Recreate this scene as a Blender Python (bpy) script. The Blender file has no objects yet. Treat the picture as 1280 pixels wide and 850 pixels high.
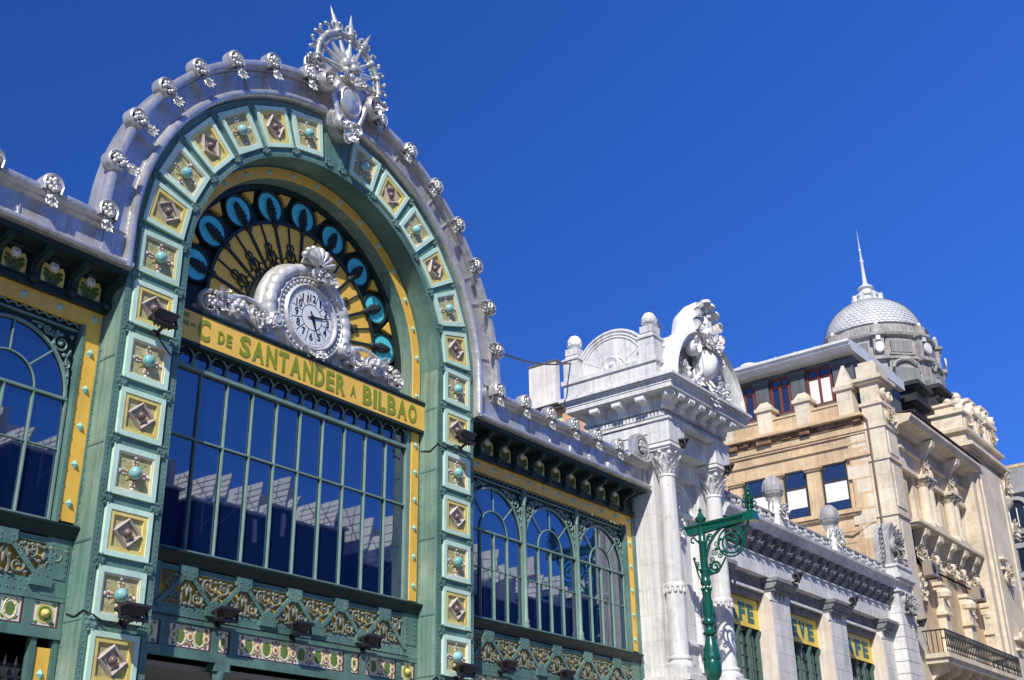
import bpy, bmesh, math, random
from math import sin, cos, pi, radians, atan2, hypot
from mathutils import Vector, Matrix, Euler

random.seed(7)
COL = bpy.context.scene.collection
R90 = pi / 2
ZC = 12.36          # centre height of the great arch
RT = 4.33           # radius of the ring of tiles

# ------------------------------------------------------------------ materials
def mat(name, col, rough=0.6, metal=0.0, var=0.25, scale=1.2, streak=0.0, bump=0.0, bscale=25.0,
        col2=None, c2scale=0.6, c2amt=0.5, spec=0.4, coat=0.0, joints=None, soot=0.0, cavity=0.0, objvar=0.0):
    m = bpy.data.materials.new(name); m.use_nodes = True
    nt = m.node_tree; N = nt.nodes; L = nt.links
    b = N['Principled BSDF']
    b.inputs['Roughness'].default_value = rough
    b.inputs['Metallic'].default_value = metal
    b.inputs['Specular IOR Level'].default_value = spec
    b.inputs['Coat Weight'].default_value = coat
    geo = N.new('ShaderNodeNewGeometry')
    def noise(scale, detail=6.0, mapping=None):
        n = N.new('ShaderNodeTexNoise'); n.inputs['Scale'].default_value = scale; n.inputs['Detail'].default_value = detail
        n.inputs['Roughness'].default_value = 0.65
        if mapping:
            mp = N.new('ShaderNodeMapping'); mp.inputs['Scale'].default_value = mapping
            L.new(geo.outputs['Position'], mp.inputs['Vector']); L.new(mp.outputs['Vector'], n.inputs['Vector'])
        else:
            L.new(geo.outputs['Position'], n.inputs['Vector'])
        return n
    def ramp(src, a, b_):
        r = N.new('ShaderNodeMapRange'); r.inputs['From Min'].default_value = a; r.inputs['From Max'].default_value = b_
        L.new(src, r.inputs['Value']); return r.outputs['Result']
    def mix(fac, A, B, mode='MIX'):
        x = N.new('ShaderNodeMix'); x.data_type = 'RGBA'; x.blend_type = mode
        if isinstance(fac, float): x.inputs[0].default_value = fac
        else: L.new(fac, x.inputs[0])
        for i, v in ((6, A), (7, B)):
            if isinstance(v, (tuple, list)): x.inputs[i].default_value = (*v[:3], 1)
            else: L.new(v, x.inputs[i])
        return x.outputs[2]
    cur = tuple(col)
    if col2 is not None:
        n = noise(c2scale, 7.0); cur = mix(ramp(n.outputs['Fac'], 0.5 - 0.22 * c2amt * 0.9, 0.72 - 0.1 * c2amt), cur, col2)
    if var > 0:
        n = noise(scale, 8.0)
        dark = (1 - var,) * 3
        cur = mix(1.0, cur, mix(ramp(n.outputs['Fac'], 0.3, 0.68), dark, (1.0 + var * 0.35,) * 3), 'MULTIPLY')
    if streak > 0:
        n = noise(1.0, 5.0, (8.5, 8.5, 0.35))
        cur = mix(1.0, cur, mix(ramp(n.outputs['Fac'], 0.36, 0.62), (1 - streak,) * 3, (1, 1, 1)), 'MULTIPLY')
    if soot > 0:
        n = noise(0.55, 12.0, (1, 1, .55)); n.inputs['Roughness'].default_value = 0.72
        cur = mix(1.0, cur, mix(ramp(n.outputs['Fac'], 0.53, 0.72), (1, 1, 1), (1 - soot, 1 - soot, 1 - soot * .96)), 'MULTIPLY')
        n = noise(3.7, 10.0); n.inputs['Roughness'].default_value = 0.75
        cur = mix(1.0, cur, mix(ramp(n.outputs['Fac'], 0.54, 0.68), (1, 1, 1), (1 - soot * .8,) * 3), 'MULTIPLY')
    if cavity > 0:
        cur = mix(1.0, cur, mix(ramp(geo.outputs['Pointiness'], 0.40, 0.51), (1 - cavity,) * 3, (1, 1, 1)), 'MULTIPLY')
    if objvar > 0:
        oi = N.new('ShaderNodeObjectInfo')
        cur = mix(1.0, cur, mix(ramp(oi.outputs['Random'], 0.0, 1.0), (1 - objvar, 1 - objvar * .9, 1 - objvar * 1.25), (1.06, 1.06, 1.03)), 'MULTIPLY')
    if joints:
        # fine masonry joints: (block length, block height, darkness)
        bl, bh, dk = joints
        sx = N.new('ShaderNodeSeparateXYZ'); L.new(geo.outputs['Position'], sx.inputs[0])
        ad = N.new('ShaderNodeMath'); ad.operation = 'ADD'; L.new(sx.outputs[0], ad.inputs[0]); L.new(sx.outputs[1], ad.inputs[1])
        cb = N.new('ShaderNodeCombineXYZ'); L.new(ad.outputs[0], cb.inputs[0]); L.new(sx.outputs[2], cb.inputs[1])
        br = N.new('ShaderNodeTexBrick'); L.new(cb.outputs[0], br.inputs['Vector'])
        br.inputs['Scale'].default_value = 1.0; br.inputs['Mortar Size'].default_value = 0.011; br.inputs['Mortar Smooth'].default_value = 0.3
        br.inputs['Brick Width'].default_value = bl; br.inputs['Row Height'].default_value = bh
        br.inputs['Color1'].default_value = (1, 1, 1, 1); br.inputs['Color2'].default_value = (0.93, 0.92, 0.9, 1)
        br.inputs['Mortar'].default_value = (1 - dk, 1 - dk, 1 - dk, 1)
        cur = mix(1.0, cur, br.outputs['Color'], 'MULTIPLY')
    if isinstance(cur, tuple): b.inputs['Base Color'].default_value = (*cur[:3], 1)
    else: L.new(cur, b.inputs['Base Color'])
    n2 = noise(scale * 3.1, 4.0)
    rr = N.new('ShaderNodeMapRange'); rr.inputs['From Min'].default_value = 0.3; rr.inputs['From Max'].default_value = 0.7
    rr.inputs['To Min'].default_value = max(0.05, rough - 0.12); rr.inputs['To Max'].default_value = min(1, rough + 0.12)
    L.new(n2.outputs['Fac'], rr.inputs['Value']); L.new(rr.outputs['Result'], b.inputs['Roughness'])
    if bump > 0:
        n = noise(bscale, 6.0)
        bp = N.new('ShaderNodeBump'); bp.inputs['Strength'].default_value = bump; bp.inputs['Distance'].default_value = 0.04
        L.new(n.outputs['Fac'], bp.inputs['Height']); L.new(bp.outputs['Normal'], b.inputs['Normal'])
    return m

def glass_mat(name, body, refl=0.35, wave=0.012, wscale=1.3):
    m = bpy.data.materials.new(name); m.use_nodes = True
    nt = m.node_tree; N = nt.nodes; L = nt.links
    N.remove(N['Principled BSDF']); out = N['Material Output']
    geo = N.new('ShaderNodeNewGeometry')
    n = N.new('ShaderNodeTexNoise'); n.inputs['Scale'].default_value = wscale; n.inputs['Detail'].default_value = 2.0
    L.new(geo.outputs['Position'], n.inputs['Vector'])
    bp = N.new('ShaderNodeBump'); bp.inputs['Strength'].default_value = 1.0; bp.inputs['Distance'].default_value = wave
    L.new(n.outputs['Fac'], bp.inputs['Height'])
    d = N.new('ShaderNodeBsdfDiffuse'); d.inputs['Color'].default_value = (*body, 1)
    g = N.new('ShaderNodeBsdfGlossy'); g.inputs['Roughness'].default_value = 0.015; g.inputs['Color'].default_value = (0.9, 0.95, 1, 1)
    L.new(bp.outputs['Normal'], g.inputs['Normal'])
    lw = N.new('ShaderNodeFresnel'); lw.inputs['IOR'].default_value = 1.5
    ml = N.new('ShaderNodeMath'); ml.operation = 'MULTIPLY_ADD'; ml.use_clamp = True
    L.new(lw.outputs[0], ml.inputs[0]); ml.inputs[1].default_value = 1.0; ml.inputs[2].default_value = refl
    x = N.new('ShaderNodeMixShader'); L.new(ml.outputs[0], x.inputs[0]); L.new(d.outputs[0], x.inputs[1]); L.new(g.outputs[0], x.inputs[2])
    L.new(x.outputs[0], out.inputs['Surface'])
    return m

M = {}
M['green'] = mat('green_paint', (0.118, 0.24, 0.205), 0.42, var=0.30, scale=0.9, streak=0.18, bump=0.10, bscale=9, col2=(0.18, 0.31, 0.26), c2scale=0.45, soot=.18)
M['greenl'] = mat('weathered_green', (0.185, 0.335, 0.275), 0.5, var=0.28, scale=0.8, streak=0.35, bump=0.12, bscale=8, col2=(0.31, 0.43, 0.34), c2scale=0.7, soot=.25)
M['greend'] = mat('shaded_green', (0.016, 0.034, 0.031), 0.5, var=0.3, scale=1.5, bump=0.1)  # green darkened to carry the shade under cornices and sills
M['bargreen'] = mat('glazing_green', (0.185, 0.30, 0.265), 0.45, var=0.2, scale=3)
M['aqua'] = mat('aqua_glaze', (0.68, 0.93, 0.78), 0.35, var=0.14, scale=2.2, streak=0.08, bump=0.05, bscale=12, soot=.12, objvar=.2)
M['yellow'] = mat('yellow_paint', (0.95, 0.57, 0.10), 0.45, var=0.16, scale=2.0, streak=0.08, soot=.12)
M['sign'] = mat('sign_yellow', (0.97, 0.60, 0.11), 0.4, var=0.12, scale=1.4, soot=.06)
M['paley'] = mat('pale_yellow_glaze', (0.84, 0.68, 0.22), 0.4, var=0.18, scale=5, objvar=.2)
M['olive'] = mat('olive_tile', (0.42, 0.43, 0.16), 0.4, var=0.3, scale=9, col2=(0.62, 0.56, 0.32), c2scale=7, c2amt=0.9, objvar=.2)
M['cream'] = mat('cream_tile', (0.85, 0.75, 0.56), 0.4, var=0.15, scale=6, objvar=.2)
M['rust'] = mat('rust_glaze', (0.38, 0.15, 0.07), 0.45, var=0.2, scale=9)
M['mauve'] = mat('mauve_tile', (0.55, 0.46, 0.45), 0.4, var=0.22, scale=7, objvar=.2)
M['brown'] = mat('brown_glaze', (0.22, 0.15, 0.14), 0.22, var=0.2, scale=8, objvar=.2)
M['teal'] = mat('teal_boss', (0.20, 0.58, 0.60), 0.22, var=0.25, scale=9, col2=(0.45, 0.70, 0.68), c2scale=10, objvar=.2)
M['silver'] = mat('silver_paint', (0.72, 0.705, 0.69), 0.33, metal=0.5, var=0.26, scale=1.3, streak=0.2, bump=0.75, bscale=2.6, col2=(0.64, 0.63, 0.63), c2scale=1.1, spec=0.6, soot=.32)
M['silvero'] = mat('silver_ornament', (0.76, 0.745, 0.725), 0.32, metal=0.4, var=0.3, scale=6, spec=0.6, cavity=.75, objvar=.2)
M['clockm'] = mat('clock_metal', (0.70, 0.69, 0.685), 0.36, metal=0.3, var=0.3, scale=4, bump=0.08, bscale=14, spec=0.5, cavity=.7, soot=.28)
M['white'] = mat('white_enamel', (0.82, 0.83, 0.84), 0.3, var=0.05, scale=5)
M['black'] = mat('black_paint', (0.015, 0.017, 0.018), 0.4, var=0.2, scale=5)
M['flood'] = mat('floodlight_black', (0.033, 0.028, 0.031), 0.42, var=0.3, scale=6)
M['lens'] = mat('lens_glass', (0.05, 0.05, 0.055), 0.08, var=0.0, spec=0.8)
M['letter'] = mat('letter_green', (0.27, 0.32, 0.025), 0.5, var=0.12, scale=3)
M['gold'] = mat('gold_panel', (0.98, 0.60, 0.10), 0.55, var=0.16, scale=1.6)
M['blue'] = mat('blue_panel', (0.11, 0.72, 0.82), 0.4, var=0.15, scale=3)
M['iron'] = mat('dark_iron', (0.022, 0.033, 0.032), 0.5, var=0.3, scale=5)
M['studm'] = mat('stud_glaze', (0.30, 0.64, 0.58), 0.3, var=0.2, scale=6)
M['leafd'] = mat('dark_leaf_glaze', (0.11, 0.145, 0.035), 0.4, var=0.3, scale=12)
M['scroll'] = mat('scroll_casting', (0.17, 0.205, 0.165), 0.5, var=0.35, scale=6, col2=(0.27, 0.275, 0.20), c2scale=6, cavity=.5)
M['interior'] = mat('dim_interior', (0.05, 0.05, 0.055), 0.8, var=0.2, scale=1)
M['ceilgrey'] = mat('interior_soffit', (0.42, 0.39, 0.39), 0.8, var=0.1, scale=1)
M['glass'] = glass_mat('window_glass', (0.003, 0.013, 0.062), 0.175, 0.0003, 1.6)
M['glassd'] = glass_mat('dark_window_glass', (0.02, 0.03, 0.05), 0.14, 0.0006, 2.0)
M['tilew'] = mat('white_tile', (0.86, 0.84, 0.72), 0.3, var=0.12, scale=8)
M['tileg'] = mat('leaf_green_tile', (0.17, 0.27, 0.07), 0.3, var=0.3, scale=14)
M['tiler'] = mat('red_tile', (0.46, 0.13, 0.11), 0.35, var=0.2, scale=10)
M['maroon'] = mat('maroon_frame', (0.11, 0.045, 0.05), 0.45, var=0.2, scale=5)
M['stone'] = mat('white_stone', (0.89, 0.88, 0.86), 0.8, var=0.16, scale=1.1, streak=0.24, bump=0.35, bscale=18, col2=(0.76, 0.76, 0.76), c2scale=0.9, c2amt=0.5, soot=.36)
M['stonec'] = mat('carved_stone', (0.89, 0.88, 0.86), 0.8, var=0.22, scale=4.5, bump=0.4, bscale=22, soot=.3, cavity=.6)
M['stoneg'] = mat('grey_stone', (0.54, 0.54, 0.55), 0.85, var=0.34, scale=1.6, streak=0.3, bump=0.35, bscale=20, col2=(0.36, 0.36, 0.38), c2scale=1.3, soot=.3)
M['stoneb'] = mat('block_stone', (0.89, 0.88, 0.86), 0.8, var=0.14, scale=1.2, streak=0.22, bump=0.35, bscale=18, col2=(0.78, 0.78, 0.78), c2scale=0.8, joints=(1.5, 0.72, 0.22), soot=.34)
M['stoned'] = mat('shade_grey_stone', (0.36, 0.36, 0.375), 0.85, var=0.34, scale=2.0, streak=0.3, bump=0.35, bscale=20, col2=(0.22, 0.22, 0.24), c2scale=1.3, soot=.3)  # grey stone darkened to stand in for shade under the cafe cornice
M['pink'] = mat('sunlit_pink_stone', (0.86, 0.74, 0.62), 0.8, var=0.16, scale=1.4, streak=0.22, bump=0.25, bscale=18, col2=(0.82, 0.78, 0.72), c2scale=1.6, soot=.15)  # pilaster stone tinted warm for the sunlight on its side faces
M['beige'] = mat('beige_stone', (0.88, 0.775, 0.60), 0.85, var=0.2, scale=0.8, streak=0.12, bump=0.3, bscale=12, col2=(0.78, 0.68, 0.53), c2scale=0.5, soot=.36, joints=(1.4, .62, .2))
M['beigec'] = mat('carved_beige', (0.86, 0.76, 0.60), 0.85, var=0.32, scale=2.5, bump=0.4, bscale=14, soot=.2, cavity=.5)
M['ochre'] = mat('ochre_render', (0.80, 0.60, 0.37), 0.88, var=0.24, scale=0.9, streak=0.2, bump=0.25, bscale=14, col2=(0.66, 0.48, 0.30), c2scale=0.6, soot=.28)
M['ochred'] = mat('eroded_brick', (0.40, 0.24, 0.14), 0.95, var=0.6, scale=3.5, bump=0.9, bscale=9, col2=(0.14, 0.08, 0.06), c2scale=2.2)
M['zinc'] = mat('zinc_roof', (0.78, 0.79, 0.80), 0.55, var=0.18, scale=1.0, streak=0.15, soot=.2)
M['dzinc'] = mat('dark_zinc', (0.14, 0.155, 0.165), 0.6, var=0.3, scale=1.2, streak=0.25)
M['scale'] = mat('dome_scale', (0.70, 0.71, 0.72), 0.5, var=0.22, scale=2.0, streak=0.1)
M['drum'] = mat('drum_stone', (0.50, 0.48, 0.45), 0.85, var=0.4, scale=1.1, streak=0.35, bump=0.3, soot=.3)
M['soot'] = mat('sooty_stone', (0.045, 0.047, 0.05), 0.85, var=0.4, scale=1.3)
M['redwood'] = mat('red_window_frame', (0.20, 0.050, 0.035), 0.5, var=0.2, scale=3)
M['blind'] = mat('white_blind', (0.84, 0.84, 0.82), 0.7, var=0.04, scale=2)
M['shutter'] = mat('green_shutter', (0.66, 0.78, 0.42), 0.6, var=0.1, scale=2)
M['orange'] = mat('orange_render', (0.85, 0.48, 0.28), 0.85, var=0.22, scale=1.0, streak=0.2)
M['tilebr'] = mat('brown_eave', (0.20, 0.15, 0.12), 0.8, var=0.3, scale=3)
M['chim'] = mat('chimney_render', (0.84, 0.80, 0.74), 0.9, var=0.2, scale=1.2, streak=0.2, bump=0.3, soot=.25)
M['lamp'] = mat('lamp_green', (0.004, 0.100, 0.068), 0.26, var=0.2, scale=6, spec=0.6, coat=0.3)
M['greyst'] = mat('grey_block_stone', (0.42, 0.43, 0.45), 0.85, var=0.25, scale=0.6, streak=0.25)
M['greym'] = mat('grey_mansard', (0.30, 0.305, 0.30), 0.6, var=0.22, scale=0.6, streak=0.25)
M['alum'] = mat('aerial_metal', (0.30, 0.30, 0.31), 0.4, metal=0.6, var=0.1)
M['acbox'] = mat('air_unit', (0.34, 0.29, 0.24), 0.6, var=0.2, scale=3)
M['wood'] = mat('green_joinery', (0.085, 0.15, 0.125), 0.55, var=0.25, scale=2.5)
M['palestreet'] = mat('bounce_paving', (0.24, 0.225, 0.205), 0.9, var=0.3, scale=0.8, bump=0.3)  # street surface made pale to bounce sunlight up onto the facades
M['paving'] = mat('paving', (0.28, 0.27, 0.25), 0.9, var=0.25, scale=0.8, joints=(0.6, 0.6, 0.3))
M['oproof'] = mat('pale_roof', (0.95, 0.94, 0.93), 0.7, var=0.12, scale=0.7, streak=0.05)
M['opwall'] = mat('shaded_front_wall', (0.01, 0.02, 0.05), 0.5, var=0.3, scale=0.4)  # near-black blue, paints in the shade of the mirrored street fronts
M['cafet'] = mat('cafe_letter', (0.03, 0.16, 0.15), 0.5, var=0.2, scale=4)
M['cafes'] = mat('cafe_sign_yellow', (0.86, 0.66, 0.10), 0.45, var=0.14, scale=2)

# ------------------------------------------------------------------ mesh builder
class MB:
    def __init__(s): s.v = []; s.f = []; s.m = []; s.X = None
    def add(s, vs, fs, m=0, T=None):
        o = len(s.v)
        if T is not None: vs = [T @ Vector(p) for p in vs]
        if s.X is not None: vs = [s.X @ Vector(p) for p in vs]
        s.v += [tuple(p) for p in vs]; s.f += [tuple(i + o for i in f) for f in fs]; s.m += [m] * len(fs)
    def box(s, x0, x1, y0, y1, z0, z1, m=0, T=None):
        vs = [(x, y, z) for z in (z0, z1) for y in (y0, y1) for x in (x0, x1)]
        s.add(vs, [(0, 2, 3, 1), (4, 5, 7, 6), (0, 1, 5, 4), (2, 6, 7, 3), (0, 4, 6, 2), (1, 3, 7, 5)], m, T)
    def frustum(s, cx, cy, z0, z1, a0, b0, a1, b1, m=0, T=None):
        vs = [(cx + sx * a0, cy + sy * b0, z0) for sx, sy in ((-1, -1), (1, -1), (1, 1), (-1, 1))] + \
             [(cx + sx * a1, cy + sy * b1, z1) for sx, sy in ((-1, -1), (1, -1), (1, 1), (-1, 1))]
        s.add(vs, [(3, 2, 1, 0), (4, 5, 6, 7), (0, 1, 5, 4), (1, 2, 6, 5), (2, 3, 7, 6), (3, 0, 4, 7)], m, T)
    def prism(s, poly, axis, a, b, m=0, T=None):
        # axis 'y': poly (x,z); 'x': poly (y,z); 'z': poly (x,y)
        def P(p, t): return (p[0], t, p[1]) if axis == 'y' else ((t, p[0], p[1]) if axis == 'x' else (p[0], p[1], t))
        n = len(poly); vs = [P(p, a) for p in poly] + [P(p, b) for p in poly]
        fs = [tuple(range(n)), tuple(range(2 * n - 1, n - 1, -1))] + [(i, (i + 1) % n, n + (i + 1) % n, n + i) for i in range(n)]
        s.add(vs, fs, m, T)
    def loft(s, rings, m=0, closed=True, cap=True, loop=False, T=None):
        n = len(rings[0]); vs = [p for r in rings for p in r]; fs = []; k = len(rings)
        for j in range(k if loop else k - 1):
            j2 = (j + 1) % k
            for i in range(n if closed else n - 1):
                i2 = (i + 1) % n; fs.append((j * n + i, j * n + i2, j2 * n + i2, j2 * n + i))
        if cap and closed and not loop: fs += [tuple(range(n - 1, -1, -1)), tuple((k - 1) * n + i for i in range(n))]
        s.add(vs, fs, m, T)
    def lathe(s, prof, c=(0, 0, 0), seg=16, m=0, axis='z', T=None):
        rings = []
        for r, h in prof:
            ring = []
            for i in range(seg):
                a = 2 * pi * i / seg; p = (r * cos(a), r * sin(a), h)
                if axis == 'y': p = (r * cos(a), h, r * sin(a))
                if axis == 'x': p = (h, r * cos(a), r * sin(a))
                ring.append((c[0] + p[0], c[1] + p[1], c[2] + p[2]))
            rings.append(ring)
        s.loft(rings, m, T=T)
    def ball(s, c, rx, ry=None, rz=None, seg=8, rings=5, m=0, T=None):
        ry = rx if ry is None else ry; rz = rx if rz is None else rz
        vs = [(c[0], c[1], c[2] - rz)]
        for j in range(1, rings):
            t = -R90 + pi * j / rings
            vs += [(c[0] + rx * cos(t) * cos(2 * pi * i / seg), c[1] + ry * cos(t) * sin(2 * pi * i / seg), c[2] + rz * sin(t)) for i in range(seg)]
        vs.append((c[0], c[1], c[2] + rz)); last = len(vs) - 1; fs = []
        for i in range(seg):
            fs.append((0, 1 + (i + 1) % seg, 1 + i))
            for j in range(rings - 2):
                a = 1 + j * seg; fs.append((a + i, a + (i + 1) % seg, a + seg + (i + 1) % seg, a + seg + i))
            a = 1 + (rings - 2) * seg; fs.append((a + i, a + (i + 1) % seg, last))
        s.add(vs, fs, m, T)
    def tube(s, pts, r, seg=6, m=0, T=None, flat=1.0, taper=None):
        pts = [Vector(p) for p in pts]; rings = []; n = len(pts)
        t0 = (pts[1] - pts[0]).normalized()
        up = Vector((0, 1, 0)) if abs(t0.y) < 0.9 else Vector((0, 0, 1))
        for i, p in enumerate(pts):
            t = (pts[min(i + 1, n - 1)] - pts[max(i - 1, 0)])
            t = t.normalized() if t.length > 1e-9 else t0
            a = up - t * up.dot(t)
            a = a.normalized() if a.length > 1e-6 else Vector((1, 0, 0))
            b = t.cross(a); up = a
            rr = r if not callable(r) else r(i / (n - 1))
            rings.append([tuple(p + a * (rr * flat * cos(2 * pi * k / seg)) + b * (rr * sin(2 * pi * k / seg))) for k in range(seg)])
        s.loft(rings, m, T=T)
    def bar(s, p, q, w, d, m=0):
        """flat bar in an x-z plane from p to q (x,y,z), width w, depth d along y"""
        p = Vector(p); q = Vector(q); t = (q - p).normalized(); n = Vector((t.z, 0, -t.x)) * (w / 2); dy = Vector((0, d, 0))
        vs = [p - n, p + n, q + n, q - n]; vs = vs + [v + dy for v in vs]
        s.add(vs, [(0, 1, 2, 3), (7, 6, 5, 4), (0, 4, 5, 1), (1, 5, 6, 2), (2, 6, 7, 3), (3, 7, 4, 0)], m)
    def rivet(s, x, y, z, r=0.016, m=0):
        n = 6; vs = [(x + r * cos(2 * pi * i / n), y, z + r * sin(2 * pi * i / n)) for i in range(n)]
        vs += [(x + .6 * r * cos(2 * pi * i / n), y - .62 * r, z + .6 * r * sin(2 * pi * i / n)) for i in range(n)]
        s.add(vs, [(i, (i + 1) % n, n + (i + 1) % n, n + i) for i in range(n)] + [tuple(n + i for i in range(n))], m)
    def mesh(s, name, mats, smooth=38, recalc=True):
        me = bpy.data.meshes.new(name); me.from_pydata(s.v, [], s.f)
        for k in mats: me.materials.append(M[k])
        for i, p in enumerate(me.polygons): p.material_index = s.m[i]
        if recalc:
            bm = bmesh.new(); bm.from_mesh(me); bmesh.ops.recalc_face_normals(bm, faces=bm.faces); bm.to_mesh(me); bm.free()
        if smooth:
            me.shade_smooth(); me.set_sharp_from_angle(angle=radians(smooth))
        me.update(); return me
    def build(s, name, mats, parent=None, smooth=38, loc=None, rot=None, recalc=True):
        if isinstance(mats, str): mats = [mats]
        return link(name, s.mesh(name, mats, smooth, recalc), parent, loc, rot)

def link(name, data, parent=None, loc=None, rot=None):
    o = bpy.data.objects.new(name, data); COL.objects.link(o)
    if parent is not None: o.parent = parent
    if loc: o.location = loc
    if rot: o.rotation_euler = rot
    return o

def dup(o, parent, loc=None, rot=None, scale=None):
    c = o.copy(); COL.objects.link(c); c.parent = parent
    if loc is not None: c.location = loc
    if rot is not None: c.rotation_euler = rot
    if scale is not None: c.scale = scale
    for ch in [x for x in bpy.data.objects if x.parent == o]:
        d = ch.copy(); COL.objects.link(d); d.parent = c
        for g in [x for x in bpy.data.objects if x.parent == ch]:
            e = g.copy(); COL.objects.link(e); e.parent = d
    return c

def thing(name, label, cat, loc=(0, 0, 0), group=None):
    o = bpy.data.objects.new(name, None); COL.objects.link(o); o.location = loc
    o['label'] = label; o['category'] = cat
    if group: o['group'] = group
    return o

def T_(loc, rot=(0, 0, 0), sc=(1, 1, 1)):
    return Matrix.Translation(loc) @ Euler(rot).to_matrix().to_4x4() @ Matrix.Diagonal((*sc, 1))

def text_mesh(txt, size, depth=0.02, bold=0.0, spacing=1.0):
    cu = bpy.data.curves.new('lettering', 'FONT'); cu.body = txt; cu.size = size; cu.extrude = depth / 2; cu.offset = bold
    cu.align_x = 'CENTER'; cu.align_y = 'CENTER'; cu.space_character = spacing; cu.resolution_u = 3
    o = bpy.data.objects.new('lettering', cu); COL.objects.link(o)
    dg = bpy.context.evaluated_depsgraph_get(); dg.update()
    me = bpy.data.meshes.new_from_object(o.evaluated_get(dg))
    bpy.data.objects.remove(o); bpy.data.curves.remove(cu)
    return me

def add_text(mb, txt, x0, x1, z0, z1, y, m=0, bold=0.0, depth=0.012):
    """letters fitted in the rectangle x0..x1, z0..z1 and standing on plane y, facing -y"""
    me = text_mesh(txt, 1.0, depth, bold)
    xs = [v.co.x for v in me.vertices]; ys = [v.co.y for v in me.vertices]
    ax, bx, ay, by = min(xs), max(xs), min(ys), max(ys)
    vs = [(x0 + (v.co.x - ax) / (bx - ax) * (x1 - x0), y - v.co.z - depth / 2, z0 + (v.co.y - ay) / (by - ay) * (z1 - z0)) for v in me.vertices]
    mb.add(vs, [tuple(p.vertices) for p in me.polygons], m); bpy.data.meshes.remove(me)

# plane curves in x-z (as lists of (x,z))
def arc2(cx, cz, r, a0, a1, n=16, rz=None):
    rz = r if rz is None else rz
    return [(cx + r * sin(a0 + (a1 - a0) * i / n), cz + rz * cos(a0 + (a1 - a0) * i / n)) for i in range(n + 1)]
def spiral(cx, cz, r0, r1, a0, turns, n=18):
    return [(cx + (r0 + (r1 - r0) * i / n) * cos(a0 + turns * 2 * pi * i / n), cz + (r0 + (r1 - r0) * i / n) * sin(a0 + turns * 2 * pi * i / n)) for i in range(n + 1)]
def at_y(pts, y): return [(p[0], y, p[1]) for p in pts]

def arch_path(zb, n=56):
    """frames of the great arch: centre point and outward normal in x-z"""
    F = [((0, z), (-1, 0)) for z in ([zb, ZC] if zb < ZC else [ZC])]
    F += [((0, ZC), (sin(-R90 + pi * i / n), cos(-R90 + pi * i / n))) for i in range(1, n)]
    F += [((0, z), (1, 0)) for z in ([ZC, zb] if zb < ZC else [ZC])]
    return F
def arch_sweep(mb, prof, zb, m=0, n=56):
    rings = [[(c[0] + nn[0] * r, y, c[1] + nn[1] * r) for r, y in prof] for c, nn in arch_path(zb, n)]
    mb.loft(rings, m)

def cluster(mb, pts, r, seed=0, m=0, jitter=0.3, seg=7, rings=5):
    rd = random.Random(seed)
    for p in pts:
        k = r * (1 + jitter * (rd.random() * 2 - 1))
        mb.ball(p, k * (0.85 + .3 * rd.random()), k * .8, k * (0.85 + .3 * rd.random()), seg, rings, m)

def leaf(mb, T, L, w, curl=.35, m=0, lobes=3):
    """one carved acanthus blade: base at the origin, growing along +z, tip curling to -y"""
    n = 6; rings = []
    for i in range(n + 1):
        t = i / n; ww = w * (max(0.04, sin(pi * min(1, .12 + t * .88)) ** .75)) * (1 + .22 * cos(lobes * 2 * pi * t))
        z = L * (t - .18 * t * t * curl * 2); y = -curl * L * (t ** 2.2) - .10 * L * sin(pi * t)
        rings.append([(-ww, y + ww * .35, z - ww * .2), (-ww * .5, y - ww * .12, z), (0, y + ww * .16, z + ww * .1), (ww * .5, y - ww * .12, z), (ww, y + ww * .35, z - ww * .2)])
    mb.loft(rings, m, closed=False, cap=False, T=T)

def foliage(mb, cx, cy, cz, w, h, d, n, r, seed, m=0, up=0):
    """carved leafage: overlapping curled blades thrown outward over an oval patch, with a few berries"""
    rd = random.Random(seed)
    for i in range(n):
        a = rd.random() * 2 * pi; q = math.sqrt(rd.random()) * .85
        x = cx + w * q * cos(a); z = cz + h * q * sin(a); y = cy - d * (1 - q * q) * (0.4 + rd.random() * .6)
        th = atan2(w * cos(a), h * sin(a)) + (rd.random() - .5) * 1.3; L = r * (1.7 + rd.random() * 1.9)
        leaf(mb, T_((x, y, z), (0, th, 0)) @ T_((0, 0, 0), (.25 * rd.random(), 0, (rd.random() - .5) * .8)), L, L * (.30 + .14 * rd.random()), .2 + .4 * rd.random(), m)
        if i % 4 == 0: mb.ball((x, y - r * .25, z), r * .42, r * .4, r * .42, 6, 4, m)
    mb.lathe([(.0, -.5 * d), (.55, -.25 * d), (.8, .0), (.82, d * .3)], (0, 0, 0), 12, m, 'y', T_((cx, cy, cz), (0, 0, 0), (w, 1, h)))

def volute(mb, cx, cy, cz, r, dirn=1, w=0.1, depth=0.12, m=0, a0=pi / 2, turns=1.6):
    pts = spiral(cx, cz, r, r * .16, a0, dirn * turns, 26)
    mb.tube(at_y(pts, cy), lambda t: w * (1 - .55 * t), 6, m, flat=depth / w)
    mb.ball((cx, cy, cz), r * .26, depth * 1.1, r * .26, 8, 5, m)

# ================================================================== THE STATION HALL
ST = thing('station_building', 'green iron station hall with tiled arch, big glazed window and silver cornice', 'building', (0, 0, 0))

def rivet_run(mb, p, q, step, r=0.016, m=0):
    p = Vector(p); q = Vector(q); n = max(1, int((q - p).length / step))
    for i in range(n + 1):
        w = p.lerp(q, i / n); mb.rivet(w.x, w.y, w.z, r, m)

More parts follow.
